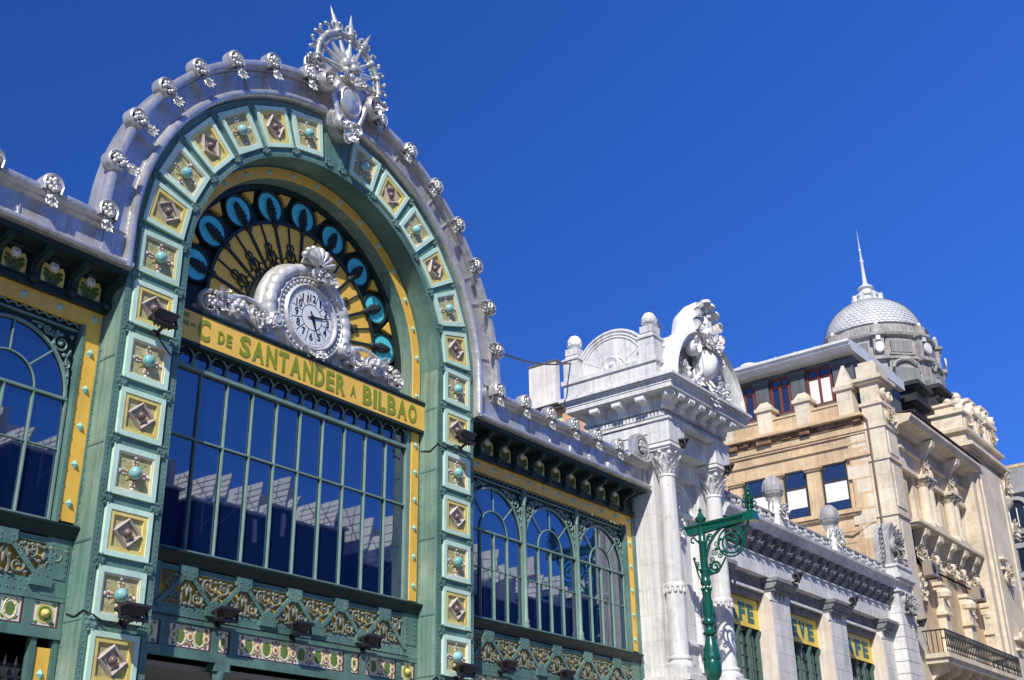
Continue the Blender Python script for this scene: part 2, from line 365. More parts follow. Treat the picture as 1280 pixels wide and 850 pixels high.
# --- the tiled arch: pillars, ring, edge strips, cross bands, clasps and rivets in one casting
b = MB()
arch_sweep(b, [(3.67, 0.0), (4.95, 0.0), (4.95, 0.60), (3.67, 0.60)], 0.0, 0)
arch_sweep(b, [(3.665, -.022), (3.80, -.022), (3.80, .01), (3.665, .01)], 0.0, 0)
arch_sweep(b, [(4.84, -.022), (4.955, -.022), (4.955, .01), (4.84, .01)], 0.0, 0)
arch_sweep(b, [(3.372, .56), (3.66, .56), (3.66, .95), (3.372, .95)], 5.9, 1)
PHI = [radians(a) for a in (11.9, 25.2, 39.2, 53.2, 67.0, 80.6)]
SP = 1.0492; ZT = 12.04
ZS = [ZT - SP * k for k in range(11)]
gaps = []                                   # (centre, normal) of the bands between tiles
def polar(r, th): return (r * sin(th), ZC + r * cos(th))
for s_ in (-1, 1):
    an = [0.5 * (PHI[i] + PHI[i + 1]) for i in range(5)] + [radians(3.2), radians(88.2)]
    for a in an: gaps.append((lambda r, a=a, s_=s_: polar(r, s_ * a), s_ * a))
    for k in range(10): gaps.append((lambda r, z=ZS[k] - SP / 2, s_=s_: (s_ * r, z), s_ * R90))
def clasp(mb, fn, th, m=0):
    for r in (3.83, 4.80):
        x, z = fn(r); T = T_((x, 0, z), (0, th, 0))
        mb.box(-.11, .11, -.045, 0, -.05, .05, m, T); mb.box(-.05, .05, -.055, 0, -.085, .085, m, T)
        for dx, dz in ((-.09, .035), (.09, .035), (-.09, -.035), (.09, -.035), (0, .07), (0, -.07)):
            mb.ball((dx, -.045, dz), .032, .03, .032, 6, 4, m, T)
for fn, th in gaps:
    x, z = fn(4.33); b.box(-.075, .075, -.014, .01, -.52, .52, 0, T_((x, 0, z), (0, th, 0)))
    clasp(b, fn, th)
for s_ in (-1, 1):
    for r in (3.72, 4.90):
        n = 88
        for i in range(n + 1):
            b.rivet(s_ * r, -.022, 4.2 + (ZC - 4.2) * i / n, .017)
        n = 66
        for i in range(1, n):
            x, z = polar(r, s_ * R90 * i / n); b.rivet(x, -.022, z, .017)
# joint flanges on the reveals
for s_ in (-1, 1):
    for z in (5.3, 6.6, 8.3, 9.9, 11.4):
        b.box(min(s_ * 3.655, s_ * 3.672), max(s_ * 3.655, s_ * 3.672), .03, .53, z - .02, z + .02, 0)
        b.box(min(s_ * 4.948, s_ * 4.965), max(s_ * 4.948, s_ * 4.965), .03, .50, z - .02, z + .02, 0)
arch = b.build('tiled_arch', ['green', 'greenl'], ST)
# reveals of the pillars carry weathered paint: thin facing sheets
for s_ in (-1, 1):
    for r, o in ((3.67, -1), (4.95, 1)):
        b = MB(); x = s_ * (r + o * .004)
        b.box(min(x, x - s_ * o * .003), max(x, x - s_ * o * .003), .005, .53, 0.0, ZC, 0)
        for k in range(40): b.box(x - .012, x + .012, .47, .495, 4.3 + k * .2 - .012, 4.3 + k * .2 + .012, 0)
        b.build('pillar_reveal', 'greenl', ST)

# --- tiles
def wedge(p, on): return ((p[0] * (RT + p[2]) / RT) if on else p[0], p[1], p[2])
def ring_frame(mb, w0, h0, w1, h1, y0, y1, m):
    o = [(-w0, -h0), (w0, -h0), (w0, h0), (-w0, h0)]; i = [(-w1, -h1), (w1, -h1), (w1, h1), (-w1, h1)]
    vs = [(x, y0, z) for x, z in o] + [(x, y0, z) for x, z in i] + [(x, y1, z) for x, z in o] + [(x, y1, z) for x, z in i]
    fs = []
    for k in range(4):
        j = (k + 1) % 4
        fs += [(k, j, 4 + j, 4 + k), (4 + k, 4 + j, 12 + j, 12 + k), (k, 8 + k, 8 + j, j)]
    mb.add(vs, fs, m)
def star_panel(on):
    p = MB(); ring_frame(p, .435, .465, .335, .365, -.065, .0, 0)
    ring_frame(p, .335, .365, .305, .335, -.05, .0, 1)
    p.box(-.31, .31, -.012, -.002, -.34, .34, 2)
    if on: p.v = [wedge(q, True) for q in p.v]
    d = MB()
    for k in range(4):
        T = T_((0, -.014, 0), (0, k * R90, 0))
        d.prism([(-.026, .1), (-.05, .19), (-.014, .18), (0, .22), (.014, .18), (.05, .19), (.026, .1)], 'y', -.012, 0, 0, T)
        d.prism([(-.009, .08), (-.012, .25), (.012, .25), (.009, .08)], 'y', -.02, -.012, 1, T)
        d.ball((0, -.01, .285), .036, .022, .03, 7, 4, 2, T)
        d.ball((-.04, -.01, .215), .018, .016, .018, 6, 4, 2, T); d.ball((.04, -.01, .215), .018, .016, .018, 6, 4, 2, T)
        T2 = T_((0, -.014, 0), (0, k * R90 + pi / 4, 0))
        d.prism([(-.035, .1), (0, .21), (.035, .1)], 'y', -.008, 0, 3, T2)
        d.prism([(-.07, .40), (0, .32), (.07, .40), (0, .39)], 'y', -.004, 0, 3, T_((0, -.013, 0), (0, k * R90 + pi / 4, 0), (.8, 1, .8)))
    d.lathe([(.128, 0), (.128, -.02), (.11, -.026), (.0, -.026)][::-1], (0, -.012, 0), 16, 1, 'y')
    k = MB(); k.lathe([(.0, -.15), (.02, -.149), (.08, -.125), (.112, -.08), (.118, -.03), (.112, 0)], (0, -.03, 0), 16, 0, 'y')
    return p, d, k
def diamond_panel(on):
    p = MB(); ring_frame(p, .435, .465, .345, .375, -.065, .0, 0)
    ring_frame(p, .345, .375, .27, .295, -.05, .0, 1)
    p.box(-.275, .275, -.008, -.002, -.30, .30, 2)
    if on: p.v = [wedge(q, True) for q in p.v]
    d = MB(); h, wd = .30, .272
    o = [(0, h), (wd, 0), (0, -h), (-wd, 0)]; i = [(0, h - .085), (wd - .075, 0), (0, -h + .085), (-wd + .075, 0)]
    mid = [(0, h - .04), (wd - .035, 0), (0, -h + .04), (-wd + .035, 0)]
    vs = [(x, -.008, z) for x, z in o] + [(x, -.062, z) for x, z in [(q[0] * .93, q[1] * .93) for q in o]] + [(x, -.085, z) for x, z in mid] + [(x, -.06, z) for x, z in i] + [(x, -.008, z) for x, z in i]
    fs = [(r * 4 + k, r * 4 + (k + 1) % 4, r * 4 + 4 + (k + 1) % 4, r * 4 + 4 + k) for r in range(4) for k in range(4)]
    d.add(vs, fs, 0); d.box(-.1, .1, -.02, -.009, -.1, .1, 1, T_((0, 0, 0), (0, pi / 4, 0), (1.0, 1, 1.0)))
    k = MB(); k.lathe([(.0, -.12), (.03, -.115), (.06, -.09), (.082, -.045), (.085, -.01)], (0, -.01, 0), 14, 0, 'y')
    return p, d, k
def make_panel(fn, on, names):
    p, d, k = fn(on); star = fn is star_panel
    o = p.build(names[0], ['aqua', 'cream', 'olive'] if star else ['aqua', 'paley', 'olive'], ST, 30)
    r = d.build(names[1], ['cream', 'rust', 'white', 'olive'] if star else ['mauve', 'cream'], o, 40)
    k.build(names[2], 'teal' if star else 'brown', o, 60)
    return o
protos = {}
def put_panel(star, on, x, z, th):
    key = (star, on)
    if key not in protos:
        o = protos[key] = make_panel(star_panel if star else diamond_panel, on, ('star_tile', 'star_relief', 'boss') if star else ('diamond_tile', 'diamond_relief', 'boss'))
    else: o = dup(protos[key], ST)
    o.location = (x, 0, z); o.rotation_euler = (0, th, 0)
for s_ in (-1, 1):
    for i, a in enumerate(PHI):
        x, z = polar(RT, s_ * a); put_panel(i % 2 == 0, True, x, z, s_ * a)
    for k, z in enumerate(ZS[:9]): put_panel(k % 2 == 0, False, s_ * RT, z, s_ * R90)

# --- silver parapet over the arch
b = MB()
arch_sweep(b, [(4.975, -.10), (4.985, -.17), (5.02, -.21), (5.07, -.222), (5.12, -.2), (5.14, -.15), (5.15, -.09), (5.2, -.065), (5.57, -.075), (5.575, .24), (4.975, .24)], 11.52, 0)
arch_sweep(b, [(5.578, -.06), (5.585, -.17), (5.62, -.18), (5.64, -.27), (5.70, -.29), (5.755, -.27), (5.775, -.2), (5.775, .25), (5.578, .245)], 12.34, 0)
for i in range(-8, 9):      # standing seams of the lead sheets
    th = radians(i * 11.3 + (2.5 if i % 2 else -1.5))
    x, z = polar(5.36, th); b.box(-.012, .012, -.105, -.065, -.2, .2, 0, T_((x, 0, z), (0, th, 0)))
b.build('arch_cornice', 'silver', ST, 40)

# --- antefixes: hooded fruit masks with a hanging spray
def antefix():
    h = MB()
    out = [(-.185, -.10)] + [(.215 * sin(a), .05 + .215 * cos(a)) for a in [radians(-112 + 22.4 * i) for i in range(11)]] + [(.185, -.10)]
    inn = [(-.12, -.10)] + [(.145 * sin(a), .05 + .145 * cos(a)) for a in [radians(-112 + 22.4 * i) for i in range(11)]] + [(.12, -.10)]
    n = len(out)
    rings = [[(x, y, z) for x, z in pts] for pts, y in ((out, .10), (out, -.10), ([(.93 * x, .05 + (z - .05) * .93) for x, z in out], -.13), ([(.5 * (o[0] + i_[0]), .5 * (o[1] + i_[1])) for o, i_ in zip(out, inn)], -.145), (inn, -.12), (inn, .0))]
    h.loft(rings, 0, closed=False, cap=False); h.prism(inn, 'y', -.005, .02, 1)
    f = MB(); rd = random.Random(3)
    for x, z in ((0, .13), (-.075, .1), (.075, .09), (-.1, .025), (0, .05), (.1, .02), (-.055, -.04), (.055, -.04), (0, -.07), (-.03, .09), (.04, .0)):
        f.ball((x, -.085 - .06 * (1 - (x / .13) ** 2), z), .05, .05, .048, 8, 5, 0)
    for x, z, L, t in ((-.02, -.1, .2, 2.7), (.02, -.1, .2, -2.7), (0, -.2, .24, pi), (-.03, -.22, .24, 2.45), (.03, -.22, .24, -2.45), (-.04, -.2, .2, 2.0), (.04, -.2, .2, -2.0), (-.03, -.16, .16, 1.4), (.03, -.16, .16, -1.4)):
        leaf(f, T_((x, -.075, z), (0, t, 0)), L, L * .34, .35)
    f.ball((0, -.11, -.2), .045, .045, .05, 7, 5); f.ball((0, -.10, -.28), .035, .035, .045, 7, 5)
    return h, f
h, f = antefix()
ant = h.build('antefix', ['silver', 'black'], ST, 40); f.build('fruit_spray', 'silvero', ant, 60)
spots = [(polar(5.70, s_ * radians(11.6 + 11.28 * k)), s_ * radians(11.6 + 11.28 * k)) for s_ in (-1, 1) for k in range(7)]
spots += [((s_ * (5.68 + 1.104 * k), 12.31), 0) for s_ in (-1, 1) for k in range(6)]
for i, ((x, z), th) in enumerate(spots):
    o = ant if i == 0 else dup(ant, ST)
    o.location = (x, -.20, z); o.rotation_euler = (0, th, 0)

# --- crest on the crown of the arch
cz0 = 17.85; cy0 = -.30
b = MB()
shield = [(0, -1.02), (-.16, -.98), (-.3, -.86), (-.42, -.78), (-.5, -.55), (-.42, -.2), (-.56, .12), (-.74, .25), (-.5, .5), (0, .6), (.5, .5), (.74, .25), (.56, .12), (.42, -.2), (.5, -.55), (.42, -.78), (.3, -.86), (.16, -.98)]
b.prism([(x, cz0 + z) for x, z in shield], 'y', cy0 - .0, .15, 0)
b.prism([(x * .86, cz0 + z * .88) for x, z in shield], 'y', cy0 - .07, cy0 + .01, 0)
for s_ in (-1, 1):
    volute(b, s_ * .76, cy0 - .06, cz0 + .14, .27, s_, .085, .22, 0, R90)
    b.tube([(s_ * .72, cy0 - .04, cz0 + .42), (s_ * .56, cy0 - .06, cz0 + .2), (s_ * .48, cy0 - .06, cz0 - .12), (s_ * .36, cy0 - .06, cz0 - .45), (s_ * .3, cy0 - .06, cz0 - .7)], .075, 7, 0)
    volute(b, s_ * .2, cy0 - .1, cz0 - .76, .17, -s_, .06, .1, 0, R90)
    b.tube(at_y(arc2(s_ * .9, cz0 + .42, .34, radians(-60 * s_), radians(100 * s_), 10), cy0 + .1), lambda t: .12 * (1 - .5 * t), 7, 0)
    foliage(b, s_ * .98, cy0 + .1, cz0 + .52, .3, .16, .1, 12, .075, 41 + s_, 0)
b.build('crest_cartouche', 'silver', ST, 45)
CREST = [o for o in ST.children if o.name.startswith('crest_cartouche')][0]
b = MB()
b.lathe([(.345, .02), (.35, -.06), (.31, -.1), (.28, -.075), (.2, -.125), (.0, -.15)], (0, 0, 0), 28, 0, 'y', T=T_((0, cy0 - .06, cz0 - .06), (0, 0, 0), (1, 1, 1.2)))
b.build('oval_boss', 'silver', CREST, 50)
b = MB()
foliage(b, 0, cy0 - .1, cz0 - .98, .17, .26, .1, 24, .06, 5); cluster(b, [(random.uniform(-.16, .16), cy0 - .15, cz0 - .74 + random.uniform(-.1, .1)) for _ in range(10)], .06, 8)
b.build('leaf_pendant', 'silvero', CREST, 60)
b = MB(); foliage(b, 0, cy0 - .1, cz0 + .5, .42, .1, .12, 22, .07, 15); b.build('leaf_crown', 'silvero', CREST, 60)
# sunburst
sb = MB(); sz = cz0 + .82; RR = 1.0
sb.tube([(RR * sin(radians(a)), cy0, sz + RR * cos(radians(a))) for a in range(-100, 101, 5)], .07, 8, 0)
for a in (-94, -70, -47, -23.5, 0, 23.5, 47, 70, 94):
    t = radians(a); T = T_((0, cy0, sz), (0, t, 0))
    sb.lathe([(.0, .22), (.12, .24), (.09, .34), (.045, .76), (.03, .82), (.06, .85), (.06, .9), (.02, .94)], (0, 0, 0), 8, 0, 'z', T)
    sb.ball((0, 0, RR), .095, .11, .085, 8, 5, 0, T)
    for d in (-.15, .15):
        sb.tube([T @ Vector(p) for p in ((d * .4, 0, RR), (d, -.01, RR + .08), (d * 1.15, -.02, RR + .18), (d * .75, -.02, RR + .24))], .035, 6, 0)
        sb.ball((d * .75, -.02, RR + .235), .05, .05, .05, 7, 4, 0, T)
        sb.tube([T @ Vector(p) for p in ((0, 0, .93), (d * .9, 0, .82), (d * 1.5, 0, .92), (d * 1.25, 0, 1.02))], .028, 5, 0)
for a in (-82, -58, -35, -12, 12, 35, 58, 82):
    t = radians(a); sb.lathe([(.0, .2), (.07, .22), (.03, .5), (.0, .62)], (0, 0, 0), 6, 0, 'z', T_((0, cy0 - .04, sz), (0, t, 0)))
for a in (-24, 0, 24):
    sb.lathe([(.13, RR + .02), (.085, RR + .16), (.10, RR + .2), (.075, RR + .26), (.0, RR + .70)], (0, 0, 0), 8, 0, 'z', T_((0, cy0, sz), (0, radians(a), 0)))
cluster(sb, [(.2 * sin(k * 1.05), cy0 - .12, sz + .2 * cos(k * 1.05)) for k in range(6)] + [(0, cy0 - .19, sz)], .13, 4, 0, .12, 9, 6)
sb.build('sunburst', 'silvero', CREST, 50)

# --- yellow arch border with studs
b = MB(); arch_sweep(b, [(3.375, .555), (3.385, .535), (3.625, .535), (3.635, .555)], 6.92, 0)
brd = b.build('yellow_arch_border', 'yellow', ST)
b = MB(); b.frustum(0, 0, 0, .0, .075, .075, .075, .075); b.v = []; b.f = []; b.m = []
b.add([(-.075, 0, 0), (0, 0, -.085), (.075, 0, 0), (0, 0, .085), (0, -.065, 0)], [(0, 1, 4), (1, 2, 4), (2, 3, 4), (3, 0, 4), (3, 2, 1, 0)])
stud = b.build('stud', 'studm', brd, 0)
sp = [(3.505 * s_, z) for s_ in (-1, 1) for z in [7.25 + .655 * k for k in range(6)] + [11.75]] + [polar(3.505, radians(a)) for a in (-84, -72, -60, -48, -36, -24, -12, 0, 12, 24, 36, 48, 60, 72, 84)]
for i, (x, z) in enumerate(sp):
    o = stud if i == 0 else dup(stud, brd)
    o.location = (x, .535, z)
STUD = stud

# --- fanlight behind the clock
YF = .95
b = MB()
b.prism([(-3.375, 11.3)] + [(3.372 * sin(radians(a)), 12.378 + 3.372 * cos(radians(a))) for a in range(-90, 91, 6)] + [(3.375, 11.3)], 'y', YF + .12, YF + .2, 0)
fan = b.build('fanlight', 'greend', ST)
b = MB()
b.prism([(-2.46, 11.3)] + [(2.46 * sin(radians(a)), 12.378 + 2.46 * cos(radians(a))) for a in range(-90, 91, 5)] + [(2.46, 11.3)], 'y', YF + .015, YF + .118, 0)
for k in range(-4, 4):
    a = radians(k * 20 + 10)
    b.prism([(3.2 * sin(a - .05), 12.378 + 3.2 * cos(a - .05)), (3.2 * sin(a + .05), 12.378 + 3.2 * cos(a + .05)), (2.93 * sin(a), 12.378 + 2.93 * cos(a))], 'y', YF + .015, YF + .118, 0)
b.build('gold_panel', 'gold', fan, 0)
b = MB()
def ring_tube(mb, r, a0, a1, y, w, d, m=0, n=40, cz=12.378):
    rings = []
    for i in range(n + 1):
        a = a0 + (a1 - a0) * i / n
        rings.append([(rr * sin(a), yy, cz + rr * cos(a)) for rr, yy in ((r - w, y), (r - w, y - d), (r + w, y - d), (r + w, y))])
    mb.loft(rings, m)
ring_tube(b, 2.47, -R90, R90, YF + .06, .04, .09)
ring_tube(b, 3.30, -R90, R90, YF + .12, .075, .16)
ring_tube(b, 1.38, -R90, R90, YF + .06, .07, .10)
for k in range(-9, 10):
    a = radians(k * 10); w = .034 if k % 2 == 0 else .017
    b.bar((1.3 * sin(a), YF - .022, 12.378 + 1.3 * cos(a)), (2.5 * sin(a), YF - .022, 12.378 + 2.5 * cos(a)), w * 2, .035)
    if k % 2:
        for s_ in (-1, 1):
            T = T_((0, YF - .01, 12.378), (0, a, 0))
            b.tube([T @ Vector((s_ * x, 0, z)) for x, z in ((.0, 1.45), (.06, 1.55), (.13, 1.68), (.11, 1.8), (.04, 1.78), (.05, 1.7))], .022, 5)
            b.tube([T @ Vector((s_ * x, 0, z)) for x, z in ((.0, 1.62), (.05, 1.78), (.1, 1.92), (.06, 2.0), (.02, 1.95))], .018, 5)
    else:
        for s_ in (-1, 1):
            T = T_((0, YF - .01, 12.378), (0, a, 0))
            b.tube([T @ Vector((s_ * x, 0, z)) for x, z in ((.03, 1.42), (.12, 1.48), (.2, 1.56), (.16, 1.66), (.08, 1.62))], .022, 5)
for k in range(-4, 5):
    a = radians(k * 20); x, z = 2.84 * sin(a), 12.378 + 2.84 * cos(a)
    n = 24; rings = []
    for i in range(n):
        t = 2 * pi * i / n
        rings.append([(x + r * cos(t), y, z + r * sin(t)) for r, y in ((.33, YF + .118), (.335, YF + .02), (.39, YF + .0), (.40, YF + .118))])
    b.loft(rings, 0, loop=True)
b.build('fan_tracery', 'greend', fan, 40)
disc = MB(); disc.lathe([(.0, -.02), (.335, -.02), (.335, .06)], (0, 0, 0), 24, 0, 'y'); dm = disc
oak = MB()
for z, w in ((-.34, .06), (-.26, .09), (-.17, .125), (-.08, .12), (.01, .10), (.09, .08), (.15, .05)):
    for s_ in (-1, 1): oak.ball((0, 0, 0), .05, .035, w * .75, 6, 4, 0, T_((s_ * w * .45, -.06, z), (0, s_ * 1.0, 0)))
    oak.ball((0, -.07, z), .045, .04, .06, 6, 4)
oak.ball((0, -.08, -.42), .09, .07, .1, 8, 5); oak.ball((0, -.09, -.33), .06, .05, .06, 8, 5)
rd0 = dm.build('blue_roundel', 'blue', fan); oak.build('leaf_ornament', 'iron', rd0, 50)
for k in range(-4, 5):
    a = radians(k * 20); o = rd0 if k == -4 else dup(rd0, fan)
    o.location = (2.84 * sin(a), YF + .055, 12.378 + 2.84 * cos(a)); o.rotation_euler = (0, a, 0)

# --- the great window
def bar_tube(mb, x, y, z0, z1, w=.028, d=.06, m=0):
    mb.prism([(x - w, y), (x - w * .5, y - d), (x + w * .5, y - d), (x + w, y)], 'z', z0, z1, m)
b = MB(); YG = .66
for k in range(-4, 5): bar_tube(b, .655 * k, YG, 6.9, 10.43, .02, .055)
b.box(-3.35, 3.35, YG - .05, YG, 9.045, 9.08); b.box(-3.35, 3.35, YG - .09, YG, 10.41, 10.475); b.box(-3.35, 3.35, YG - .09, YG, 6.84, 6.93)
for s_ in (-1, 1): b.box(min(s_ * 3.25, s_ * 3.37), max(s_ * 3.25, s_ * 3.37), YG - .1, YG, 6.84, 10.9)
win = b.build('great_window', 'bargreen', ST, 0)
def tilted_panes(mb, xs, zs, y, amp, seed):
    rd = random.Random(seed)
    for i in range(len(xs) - 1):
        for j in range(len(zs) - 1):
            a, c_, e = (rd.uniform(-amp, amp) for _ in range(3))
            mb.add([(xs[i], y + a, zs[j]), (xs[i + 1], y + c_, zs[j]), (xs[i + 1], y + c_ + e - a, zs[j + 1]), (xs[i], y + e, zs[j + 1])], [(0, 1, 2, 3)])
b = MB(); tilted_panes(b, [-3.36] + [.655 * k for k in range(-4, 5)] + [3.36], [6.85, 9.06, 10.44, 10.95], YG + .006, .005, 3); b.build('pane', 'glass', win, 0, recalc=False)
b = MB()
for k in range(16):
    x = -3.06 + .4095 * k
    if abs(x) < 3.25: b.tube(at_y([(x + .2 * cos(2 * pi * i / 20), 10.665 + .19 * sin(2 * pi * i / 20)) for i in range(21)], YG - .045), .02, 5)
for k in range(17):
    x = -3.26 + .4095 * k
    if abs(x) < 3.3:
        b.prism([(x - .09, 10.475), (x - .03, 10.53), (x, 10.62), (x + .03, 10.53), (x + .09, 10.475)], 'y', YG - .07, YG - .02)
b.box(-3.35, 3.35, YG - .08, YG, 10.87, 10.98)
b.build('ring_fretwork', 'bargreen', win, 40)

# --- sill, lattice girder, tile frieze and floor beam; the same for hall and wings
def scroll_kit():
    up = MB()                                   # fills an upright triangle, base down
    for s_ in (-1, 1):
        volute(up, s_ * .26, -.02, .17, .15, -s_, .035, .04, 0, R90 + (0 if s_ > 0 else 0), 1.5)
        up.tube(at_y([(s_ * .1, .02), (s_ * .12, .2), (s_ * .05, .36), (s_ * .02, .46)], -.02), .028, 5)
        up.ball((s_ * .1, -.03, .3), .05, .03, .06, 6, 4); up.ball((s_ * .42, -.03, .07), .06, .03, .035, 6, 4); up.ball((s_ * .18, -.03, .02), .05, .03, .03, 6, 4)
    up.ball((0, -.04, .26), .035, .03, .1, 6, 4); up.ball((0, -.03, .04), .06, .03, .04, 6, 4)
    dn = MB()                                   # fills a hanging triangle, base up
    for s_ in (-1, 1):
        volute(dn, s_ * .2, -.02, .42, .13, s_, .035, .04, 0, -R90, 1.6)
        dn.tube(at_y([(s_ * .02, .06), (s_ * .05, .2), (s_ * .16, .28), (s_ * .3, .33)], -.02), .03, 5)
        dn.ball((s_ * .38, -.03, .5), .07, .03, .04, 6, 4); dn.ball((s_ * .12, -.03, .52), .05, .03, .04, 6, 4); dn.ball((s_ * .07, -.03, .24), .05, .03, .045, 6, 4)
    dn.ball((0, -.04, .34), .05, .04, .09, 6, 4); dn.ball((0, -.03, .13), .04, .03, .06, 6, 4); dn.ball((0, -.04, .5), .055, .03, .04, 6, 4)
    return up.mesh('scroll_ornament', ['scroll'], 50), dn.mesh('scroll_ornament', ['scroll'], 50)
SC_UP, SC_DN = scroll_kit()

def girder(x0, x1, pitch, peak0, plate, yl=.53):
    b = MB()
    b.box(x0, x1, yl + .09, yl + .12, 5.70, 6.64, 1)                          # yellow backing
    b.box(x0, x1, yl, yl + .05, 6.50, 6.60, 0); b.box(x0, x1, yl, yl + .05, 5.66, 5.92, 0)
    b.box(x0, x0 + plate, yl - .01, yl + .05, 5.67, 6.62, 0); b.box(x1 - plate, x1, yl - .01, yl + .05, 5.67, 6.62, 0)
    for xa, xb in ((x0 + .06, x0 + plate - .07), (x1 - plate + .07, x1 - .06)):
        b.box(xa, xb, yl - .025, yl, 5.95, 6.54, 0)
        for xx in (xa + .04, xb - .04): rivet_run(b, (xx, yl - .025, 6.0), (xx, yl - .025, 6.5), .1, .02)
        if xb - xa > .3: rivet_run(b, ((xa + xb) / 2, yl - .01, 5.72), ((xa + xb) / 2, yl - .01, 5.9), .09, .02)
    rivet_run(b, (x0 + .05, yl, 5.72), (x1 - .05, yl, 5.72), .11, .02); rivet_run(b, (x0 + .05, yl, 5.86), (x1 - .05, yl, 5.86), .11, .02)
    xs = [peak0 + pitch * k for k in range(-16, 17) if x0 + plate - .3 < peak0 + pitch * k < x1 - plate + .3]
    ups, dns = [], []
    for x in xs:
        for s_ in (-1, 1):
            xe = x + s_ * pitch / 2
            if x0 + plate * .6 < xe < x1 - plate * .6:
                b.bar((x, yl - .05, 6.52), (xe, yl - .05, 5.86), .088, .05, 0)
                for t in (.3, .42, .62, .78):
                    b.rivet(x + (xe - x) * t, yl - .05, 6.52 + (5.86 - 6.52) * t, .017)
        if x0 + .1 < x < x1 - .1:
            b.prism([(x - .17, 6.61), (x - .19, 6.46), (x - .08, 6.36), (x + .08, 6.36), (x + .19, 6.46), (x + .17, 6.61)], 'y', yl - .055, yl + .01, 0)
            b.box(x - .2, x + .2, yl - .045, yl + .03, 6.585, 6.625, 0)
            for dx in (-.1, .1): b.rivet(x + dx, yl - .055, 6.52, .02); b.rivet(x + dx, yl - .055, 6.43, .02)
        if x0 + plate < x < x1 - plate: ups.append(x)
        if x0 + plate < x + pitch / 2 < x1 - plate:
            dns.append(x + pitch / 2); xx = x + pitch / 2
            b.prism([(xx - .2, 5.93), (xx - .06, 6.08), (xx + .06, 6.08), (xx + .2, 5.93), (xx + .2, 5.8), (xx - .2, 5.8)], 'y', yl - .055, yl + .01, 0)
            for dx in (-.08, .08): b.rivet(xx + dx, yl - .055, 5.98, .02)
    g = b.build('lattice_girder', ['green', 'yellow'], ST, 35)
    k = pitch / 1.29
    for x in ups: link('scroll_ornament', SC_UP, g, (x, yl + .02, 5.91), None).scale = (k * .92, 1, .95)
    for x in dns: link('scroll_ornament', SC_DN, g, (x, yl + .02, 5.97), None).scale = (k * .95, 1, .9)
    for s_, xe in ((1, xs[-1]), (-1, xs[0])):
        w_ = min(abs((x1 - plate if s_ > 0 else x0 + plate) - xe), pitch / 2)
        if w_ > .25: link('scroll_ornament', SC_DN, g, (xe + s_ * w_ * .58, yl + .02, 6.0), None).scale = (k * .5, 1, .85)
    # sill above
    b = MB(); b.prism([(yl + .12, 6.62), (yl - .03, 6.625), (yl - .05, 6.70), (yl - .13, 6.80), (yl - .16, 6.81), (yl - .16, 6.845), (yl + .12, 6.87)], 'x', x0 + .004, x1 - .004, 0)
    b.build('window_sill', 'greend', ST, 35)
    return g

def tile_pattern(mb, x0, x1, z0, z1, y):
    """green ovals and red rosettes linked by yellow strapwork on a white ground"""
    n = max(1, round((x1 - x0) / .46)); w = (x1 - x0) / n; zc = (z0 + z1) / 2; h = z1 - z0
    def dot(x, z, r, m, d, rz=1.0): mb.lathe([(.0, -d), (r, -d), (r, -d + .005)], (0, 0, 0), 12, m, 'y', T_((x, y, z), (0, 0, 0), (1, 1, rz)))
    for i in range(n):
        cx = x0 + w * (i + .5); k = min(1, w / .4)
        dot(cx, zc, .095 * k, 2, .006, 1.35)
        for s_ in (-1, 1):
            mb.tube(at_y([(cx + s_ * .13 * k * sin(q), zc + .165 * cos(q)) for q in [pi * j / 9 for j in range(10)]], y - .004), .009, 4, 3)
            for t in (-1, 1):
                mb.ball((0, 0, 0), .05, .006, .022, 6, 4, 2, T_((cx + s_ * w * .34, y - .003, zc + t * h * .36), (0, s_ * t * .7, 0)))
                mb.ball((0, 0, 0), .035, .007, .016, 6, 4, 3, T_((cx + s_ * w * .24, y - .004, zc + t * h * .2), (0, -s_ * t * .8, 0)))
    for i in range(n + 1):
        if w < .35 and n == 1: break
        xx = min(max(x0 + w * i, x0 + .07), x1 - .07)
        dot(xx, zc, .10, 4, .006); dot(xx, zc, .08, 1, .010); dot(xx, zc, .052, 3, .014); dot(xx, zc, .03, 4, .018)
        for t in (-1, 1): dot(xx, zc + t * h * .40, .034, 4, .006)
